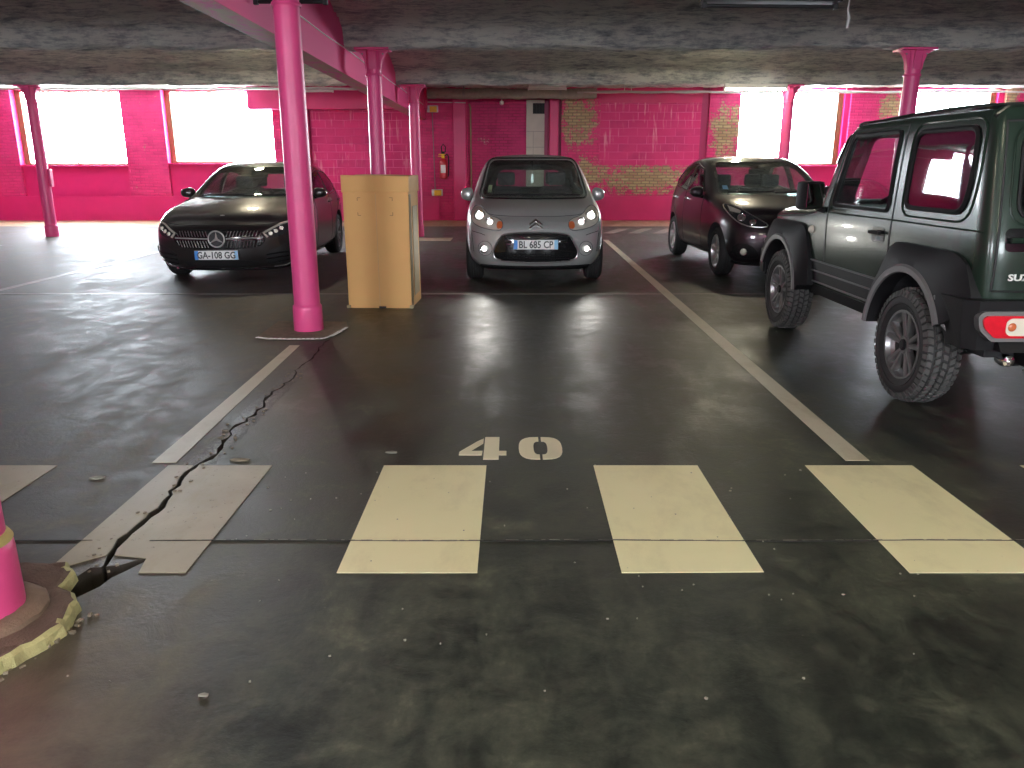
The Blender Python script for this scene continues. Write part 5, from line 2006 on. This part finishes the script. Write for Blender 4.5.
PG.mirror(0.93, 0.84, 1.05, 'darkcar2', (0.095, 0.08, 0.075), 0.05)
PG.interior(0.8, 1.42, ztop=1.19, rear=True)
PG.rearview(1.15, 1.32)
wheels(PG, 2.54, 0.755, 0.315, 0.20, 0.21, 'five', M['rim'])

# ================================================================== green off-roader, seen from behind (nose points to the back wall)
JM = Car('off_road_car', (3.13, 6.84, 0), PI, 'boxy dark green off-roader parked at the right edge, tail towards the viewer')
SJ = []
RX = lambda lo, up, top: [lo - .04, lo, lo, lo - .005, up, top + .055, top]
NZ = (.42, .50, .70, .96, 1.04, 1.06, 1.07)
def J_(y, lo, zs, top, up=None, **kw):
    xs = [lo - 0.07, lo - .034, lo - .014, lo + .008, (up or lo - .002), top + 0.045, top]
    SJ.append(ST(y, xs, zs, **kw))
J_(-0.56, .66, (.38, .46, .66, .86, .94, .975, .99), .56, crown=.01, bow=[.05] * 7, dy=[.02, 0, 0, 0, .0, .01, .03])
J_(-0.46, .71, (.38, .46, .66, .90, .985, 1.02, 1.03), .60, crown=.02, bow=.03)
J_(0.0, .725, (.36, .46, .66, .92, 1.01, 1.045, 1.055), .62, crown=.02)
J_(0.52, .735, (.36, .46, .66, .93, 1.03, 1.065, 1.075), .64, crown=.015)
J_(0.60, .735, (.36, .46, .66, .94, 1.06, 1.09, 1.10), .655, crown=.015, bow=.03)
J_(0.70, .735, (.36, .46, .66, .95, 1.075, 1.25, 1.30), .68, crown=.015, bow=.04)
J_(0.90, .737, (.36, .46, .66, .95, 1.08, 1.56, 1.64), .655, crown=.015, bow=.05)
J_(1.06, .737, (.36, .46, .66, .95, 1.08, 1.60, 1.675), .665, crown=.018, bow=.03)
J_(1.80, .737, (.36, .46, .66, .95, 1.08, 1.62, 1.70), .668, crown=.02)
J_(2.55, .737, (.36, .46, .66, .95, 1.08, 1.62, 1.70), .668, crown=.02)
J_(2.78, .735, (.40, .48, .66, .95, 1.08, 1.60, 1.68), .662, crown=.018, dy=[0, 0, 0, 0, -.02, -.07, -.09])
J_(2.86, .712, (.46, .52, .66, .95, 1.08, 1.56, 1.635), .635, crown=.015, bow=[-.012] * 7, dy=[-.02, 0, 0, 0, -.025, -.12, -.15])
wsj = roundpoly([(-0.60, 1.14), (0.60, 1.14), (0.555, 1.58), (-0.555, 1.58)], 0.05)
dwin = roundpoly([(0.90, 1.12), (1.06, 1.57), (1.74, 1.575), (1.74, 1.12)], 0.05)
qwin = roundpoly([(1.97, 1.14), (1.97, 1.575), (2.60, 1.575), (2.63, 1.30), (2.60, 1.14)], 0.08)
rwj = roundpoly([(-0.57, 1.14), (0.57, 1.14), (0.55, 1.53), (-0.55, 1.53)], 0.08)
JM.body(SJ, rowcr={6: 0.55, 4: 0.35, 1: 0.3}, stcr={4: 0.3, 7: 0.1, 10: 0.0}, cavity=(0.6, 2.76, 0.80), side_windows=[dwin, qwin],
        screens=[(wsj, -0.1, 1.3), (rwj, 2.4, 4)], wells=[(0, .345, .43, .50), (2.25, .345, .43, .50)], paint='green')
JM.patch('windscreen', 'front', roundpoly([(-0.62, 1.12), (0.62, 1.12), (0.575, 1.60), (-0.575, 1.60)], 0.05), 'cglass', 0.003, 0.005, 0.09)
rg = roundpoly([(-0.585, 1.125), (0.585, 1.125), (0.565, 1.545), (-0.565, 1.545)], 0.08)
JM.patch('rear_window', 'rear', rg, 'cglass_dark', 0.004, 0.006, 0.09)
JM.ribbon('rear_window_seal', 'rear', rg, 0.022, 'trimblack', 0.003, closed=True)
JM.ribbon('rear_window_trim', 'rear', roundpoly([(-0.625, 1.09), (0.625, 1.09), (0.605, 1.58), (-0.605, 1.58)], 0.10), 0.012, 'green', 0.001, closed=True)
GL = 'cglass_dark'
for v_ in ('left', 'right'):
    JM.patch('door_window', v_, dwin, 'cglass', -0.004, 0.005, 0.1)
    JM.patch('quarter_window', v_, roundpoly([(1.955, 1.125), (1.955, 1.59), (2.615, 1.59), (2.645, 1.30), (2.615, 1.125)], 0.08), GL, 0.004, 0.006, 0.1)
    JM.ribbon('quarter_window_seal', v_, qwin, 0.03, 'trimblack', 0.004, closed=True)
    JM.ribbon('quarter_window_flange', v_, roundpoly([(1.925, 1.09), (1.925, 1.625), (2.655, 1.625), (2.69, 1.30), (2.655, 1.09)], 0.11), 0.014, 'green', 0.001, closed=True)
    JM.ribbon('door_window_seal', v_, roundpoly([(0.88, 1.105), (1.05, 1.59), (1.76, 1.59), (1.76, 1.105)], 0.05), 0.028, 'trimblack', 0.002, closed=True)
    bm = B()
    for pth in ([(1.83, 1.62), (1.83, 1.05), (1.82, 0.44)], [(0.80, 1.12), (0.80, 0.8), (0.78, 0.46)], [(0.98, 1.62), (1.83, 1.625)], [(0.80, 1.12), (0.98, 1.62)], [(0.50, 1.03), (0.3, 1.0), (-0.45, 0.95)]):
        JM.ribbon('', v_, pth, 0.011, '', 0.0, bm=bm)
    obj('door_seams', bm, M['black'], JM.root)
    JM.ribbon('rain_gutter', v_, [(0.78, 1.40), (0.93, 1.645), (1.10, 1.665), (1.9, 1.672), (2.75, 1.665)], 0.022, 'gloss', 0.006)
    JM.ribbon('belt_crease', v_, [(0.55, 1.045), (1.8, 1.055), (2.80, 1.055)], 0.012, 'green', -0.001)
    # body side mouldings
    JM.patch('side_moulding', v_, [(0.52, 0.50), (1.80, 0.50), (1.80, 0.67), (0.52, 0.67)], 'trimblack', 0.006, 0.012, 0.15)
    bm = B()
    for zz in (0.665, 0.585, 0.50):
        JM.ribbon('', v_, [(0.46, zz), (1.82, zz)], 0.014, '', 0.008, bm=bm)
    obj('moulding_ridge', bm, M['trimgrey'], JM.root)
    JM.patch('sill_cover', v_, [(0.45, 0.40), (1.83, 0.40), (1.83, 0.475), (0.45, 0.475)], 'trimblack', 0.012, 0.02, 0.15)
    # door handle with recess
    cup = roundpoly([(1.58, 0.90), (1.76, 0.90), (1.76, 1.0), (1.58, 1.0)], 0.03)
    hc = JM.patch('handle_cup', v_, cup, 'gloss', 0.003, 0.01, 0.05)
    bm = B(); JM.ribbon('', v_, [(1.60, 0.965), (1.67, 0.968), (1.75, 0.965)], 0.026, '', 0.026, bm=bm); obj('handle_bar', bm, M['trimblack'], hc, True)
    # wheel arch flares: real thickness
    for (yc, sy) in ((0.0, 1), (2.25, 1)):
        R_ = 0.43
        outer_ = [(-0.72, 0.42), (-0.62, 0.66), (-0.44, 0.89), (-0.36, 0.935), (0.36, 0.935), (0.46, 0.90), (0.60, 0.70), (0.67, 0.46)]
        if yc > 1: outer_ = [(-0.56, 0.42), (-0.50, 0.66), (-0.38, 0.88), (-0.30, 0.935), (0.36, 0.935), (0.48, 0.90), (0.59, 0.72), (0.60, 0.60)]
        else: outer_ = [(-0.54, 0.60), (-0.52, 0.74), (-0.42, 0.90), (-0.32, 0.935), (0.34, 0.935), (0.44, 0.88), (0.54, 0.66), (0.58, 0.42)]
        outer_ = roundpoly(outer_, 0.06, 3)
        n = 40
        # walk both curves by angle
        def oang(a):
            d = Vector((math.cos(a), math.sin(a)))
            best = 0.5
            for i in range(len(outer_) - 1):
                p, q = Vector(outer_[i]) - Vector((0, .345)), Vector(outer_[i + 1]) - Vector((0, .345))
                e = q - p
                den = d.x * e.y - d.y * e.x
                if abs(den) < 1e-9: continue
                t = (p.x * e.y - p.y * e.x) / den
                u = (p.x * d.y - p.y * d.x) / den
                if t > 0 and -0.001 <= u <= 1.001: best = t
            return best
        sgx = -1 if v_ == 'left' else 1
        prof = []
        a0, a1 = (math.radians(8 if yc > 1 else 10), math.radians(172))
        if yc > 1: a0, a1 = math.radians(26), math.radians(172)
        else: a0, a1 = math.radians(8), math.radians(154)
        bm = B(); rows = []
        for i in range(n + 1):
            a = a0 + (a1 - a0) * i / n
            ro = oang(a)
            ri = R_
            row = []
            rm = ri + (ro - ri) * 0.35
            for (rr_, xx) in ((ri, 0.55), (ri, 0.822), (ri + 0.006, 0.832), (ri + 0.040, 0.834), (ri + 0.052, 0.822), (rm + 0.03, 0.815), (ri + (ro - ri) * 0.85, 0.775), (ro, 0.755), (ro, 0.70)):
                row.append(bm.verts.new((sgx * xx, yc + math.cos(a) * rr_, 0.345 + math.sin(a) * rr_)))
            rows.append(row)
        for r0, r1 in zip(rows, rows[1:]):
            for j in range(len(r0) - 1):
                f = bm.faces.new((r0[j], r0[j + 1], r1[j + 1], r1[j]))
                f.material_index = 1 if 1 <= j <= 3 else 0
        for r_ in (rows[0], rows[-1]):
            bm.faces.new(r_)
        fl = obj('wheel_arch_flare', bm, [M['trimblack'], M['trimgrey']], JM.root, True)
        sharp(fl.data, 0.6)

# rear bumper: chunky black corner pieces and centre, cream/grey rimmed red lamps
bm = B()
pl_ = [(-0.80, 2.52), (-0.825, 2.70), (-0.82, 2.87), (-0.76, 2.93), (0.76, 2.93), (0.82, 2.87), (0.825, 2.70), (0.80, 2.52), (0.68, 2.52), (0.66, 2.80), (-0.66, 2.80), (-0.68, 2.52)]
prism(bm, pl_, 0.46, 0.72)
for v in bm.verts:
    if v.co.z < 0.5:
        v.co.y -= 0.03 if v.co.y > 2.8 else -0.16
        v.co.x *= 0.96
bmesh.ops.recalc_face_normals(bm, faces=bm.faces[:])
bmesh.ops.bevel(bm, geom=[e for e in bm.edges], offset=0.022, segments=3, affect='EDGES', clamp_overlap=True)
bp = obj('rear_bumper', bm, M['trimblack'], JM.root, True)
for sg in (-1, 1):
    bm = B()
    fr_ = roundpoly([(0.36, 0.535), (0.30, 0.60), (0.30, 0.64), (0.36, 0.66), (0.665, 0.66), (0.695, 0.63), (0.68, 0.56), (0.65, 0.525)], 0.02, 3)
    fr_ = roundpoly([(0.32, 0.515), (0.28, 0.555), (0.28, 0.645), (0.31, 0.67), (0.745, 0.67), (0.77, 0.645), (0.755, 0.575), (0.69, 0.515)], 0.02, 3)
    prism(bm, [(sg * a, b) for a, b in fr_], 2.86, 2.948, plane='XZ')
    lf = obj('lamp_frame', bm, M['trimgrey'], bp)
    bm = B()
    il = roundpoly([(0.335, 0.535), (0.30, 0.57), (0.30, 0.63), (0.325, 0.65), (0.73, 0.65), (0.75, 0.63), (0.735, 0.585), (0.68, 0.535)], 0.015, 3)
    prism(bm, [(sg * a, b) for a, b in il], 2.94, 2.958, plane='XZ')
    obj('red_lens', bm, M['redlens'], lf)
    bm = B()
    prism(bm, [(sg * a, b) for a, b in roundpoly([(0.50, 0.548), (0.50, 0.638), (0.61, 0.638), (0.63, 0.62), (0.63, 0.565), (0.61, 0.548)], 0.012, 3)], 2.95, 2.962, plane='XZ')
    obj('reverse_lens', bm, M['clearlens'], lf)
    bm = B()
    bmesh.ops.create_uvsphere(bm, u_segments=12, v_segments=8, radius=0.022)
    for v in bm.verts: v.co.y *= 0.3
    obj('amber_bulb', bm, M['amber'], lf, True, loc=(sg * 0.60, 2.962, 0.593))
    # bumper corner notch line
    bm = B()
    tube(bm, [(sg * 0.815, 2.60, 0.70), (sg * 0.80, 2.66, 0.56), (sg * 0.74, 2.74, 0.475)], 0.010, 6)
    obj('bumper_ridge', bm, M['trimgrey'], bp, True)
# tailgate seams, handle and lettering
bm = B()
JM.ribbon('', 'rear', [(0.645, 1.60), (0.67, 1.0), (0.67, 0.76), (-0.67, 0.76), (-0.67, 1.0), (-0.645, 1.60), (0.645, 1.60)], 0.012, '', 0.0, bm=bm)
obj('tailgate_seam', bm, M['black'], JM.root)
hc = JM.patch('tailgate_handle_cup', 'rear', roundpoly([(0.47, 0.96), (0.635, 0.96), (0.635, 1.075), (0.47, 1.075)], 0.03), 'gloss', 0.003, 0.01, 0.05)
bm = B(); JM.ribbon('', 'rear', [(0.49, 1.015), (0.62, 1.015)], 0.03, '', 0.026, bm=bm); obj('handle_bar', bm, M['green'], hc, True)
me = text_mesh('SUZUKI', 0.046, 0.003)
me.transform(Matrix.Diagonal((1.35, 1, 1, 1)))
h, nr = JM.cast('rear', 0.52, 0.83)
obj('lettering', me, M['white'], JM.root, loc=(0.50, h.y + 0.006, 0.83), rot=(PI / 2, 0, PI))
# spare wheel
sp = wheel(JM.root, 0.0, 2.97, 0.345, 0.195, 0.20, 1, 'twin5', M['rimdark'], True)
sp.rotation_euler = (0, 0, PI / 2)
sp.location = (-0.06, 3.0, 0.98)
sp.name = 'spare_wheel'
JM.plate('rear', -0.42, 0.60, 'GC-417 KX') if False else None
# underbody: frame, axle, tow point
bm = B()
box(bm, -0.42, -0.34, -0.4, 2.8, 0.36, 0.44)
box(bm, 0.34, 0.42, -0.4, 2.8, 0.36, 0.44)
obj('chassis_rail', bm, M['black'], JM.root)
for y in (0, 2.25):
    bm = B()
    tube(bm, [(-0.62, y, 0.335), (0.62, y, 0.335)], 0.045, 12)
    bmesh.ops.create_uvsphere(bm, u_segments=16, v_segments=10, radius=0.12, matrix=Matrix.Translation((0.1, y, 0.335)))
    obj('axle', bm, M['black'], JM.root, True)
bm = B()
box(bm, 0.50, 0.66, 2.70, 2.86, 0.41, 0.47, 0.008)
box(bm, 0.40, 0.44, 2.75, 2.9, 0.36, 0.46, 0.008)
tb = obj('towing_bracket', bm, M['trimblack'], JM.root)
bm = B()
lathe(bm, [(0.030, 2.84), (0.034, 2.88), (0.030, 2.92), (0.016, 2.925), (0.014, 2.90)], 16, (0.56, 0, 0.405), 'Y')
obj('exhaust_tip', bm, M['chrome'], tb, True)
bm = B()
tube(bm, [(0.44, 2.90, 0.43), (0.44, 2.94, 0.40), (0.44, 2.92, 0.36), (0.45, 2.88, 0.35)], 0.01, 8)
obj('tow_hook', bm, M['satin'], tb, True)
# front face, hardly seen from here
gj = JM.patch('front_grille', 'front', roundpoly([(-0.58, 0.72), (0.58, 0.72), (0.58, 0.90), (-0.58, 0.90)], 0.04), 'trimblack', 0.006, 0.02, 0.08)
for sg in (-1, 1):
    lampbulb(JM, 'front', sg * 0.47, 0.81, 0.085, 'lampbowl', parent=gj, name='round_headlight')
bm = B()
prism(bm, [(-0.80, -0.42), (-0.76, -0.66), (-0.5, -0.73), (0.5, -0.73), (0.76, -0.66), (0.80, -0.42), (0.6, -0.42), (0.55, -0.52), (-0.55, -0.52), (-0.6, -0.42)], 0.42, 0.66)
bmesh.ops.recalc_face_normals(bm, faces=bm.faces[:])
bmesh.ops.bevel(bm, geom=bm.edges[:], offset=0.02, segments=2, affect='EDGES', clamp_overlap=True)
obj('front_bumper', bm, M['trimblack'], JM.root, True)
for sg in (-1, 1):
    bm = B(); 
    bmesh.ops.create_uvsphere(bm, u_segments=16, v_segments=10, radius=0.032, matrix=Matrix.Translation(JM.cast('left' if sg < 0 else 'right', 0.52, 0.90)[0]))
    obj('side_indicator', bm, M['clearlens'], JM.root, True)
JM.mirror(0.87, 0.76, 1.17, 'trimblack', (0.095, 0.055, 0.105), 0.06, boxy=True)
JM.interior(0.78, 1.42, zs=0.85, ztop=1.36, rear=True, x=0.33, wheel_side=1)
wheels(JM, 2.25, 0.70, 0.345, 0.20, 0.205, 'twin5', M['rimdark'], True)
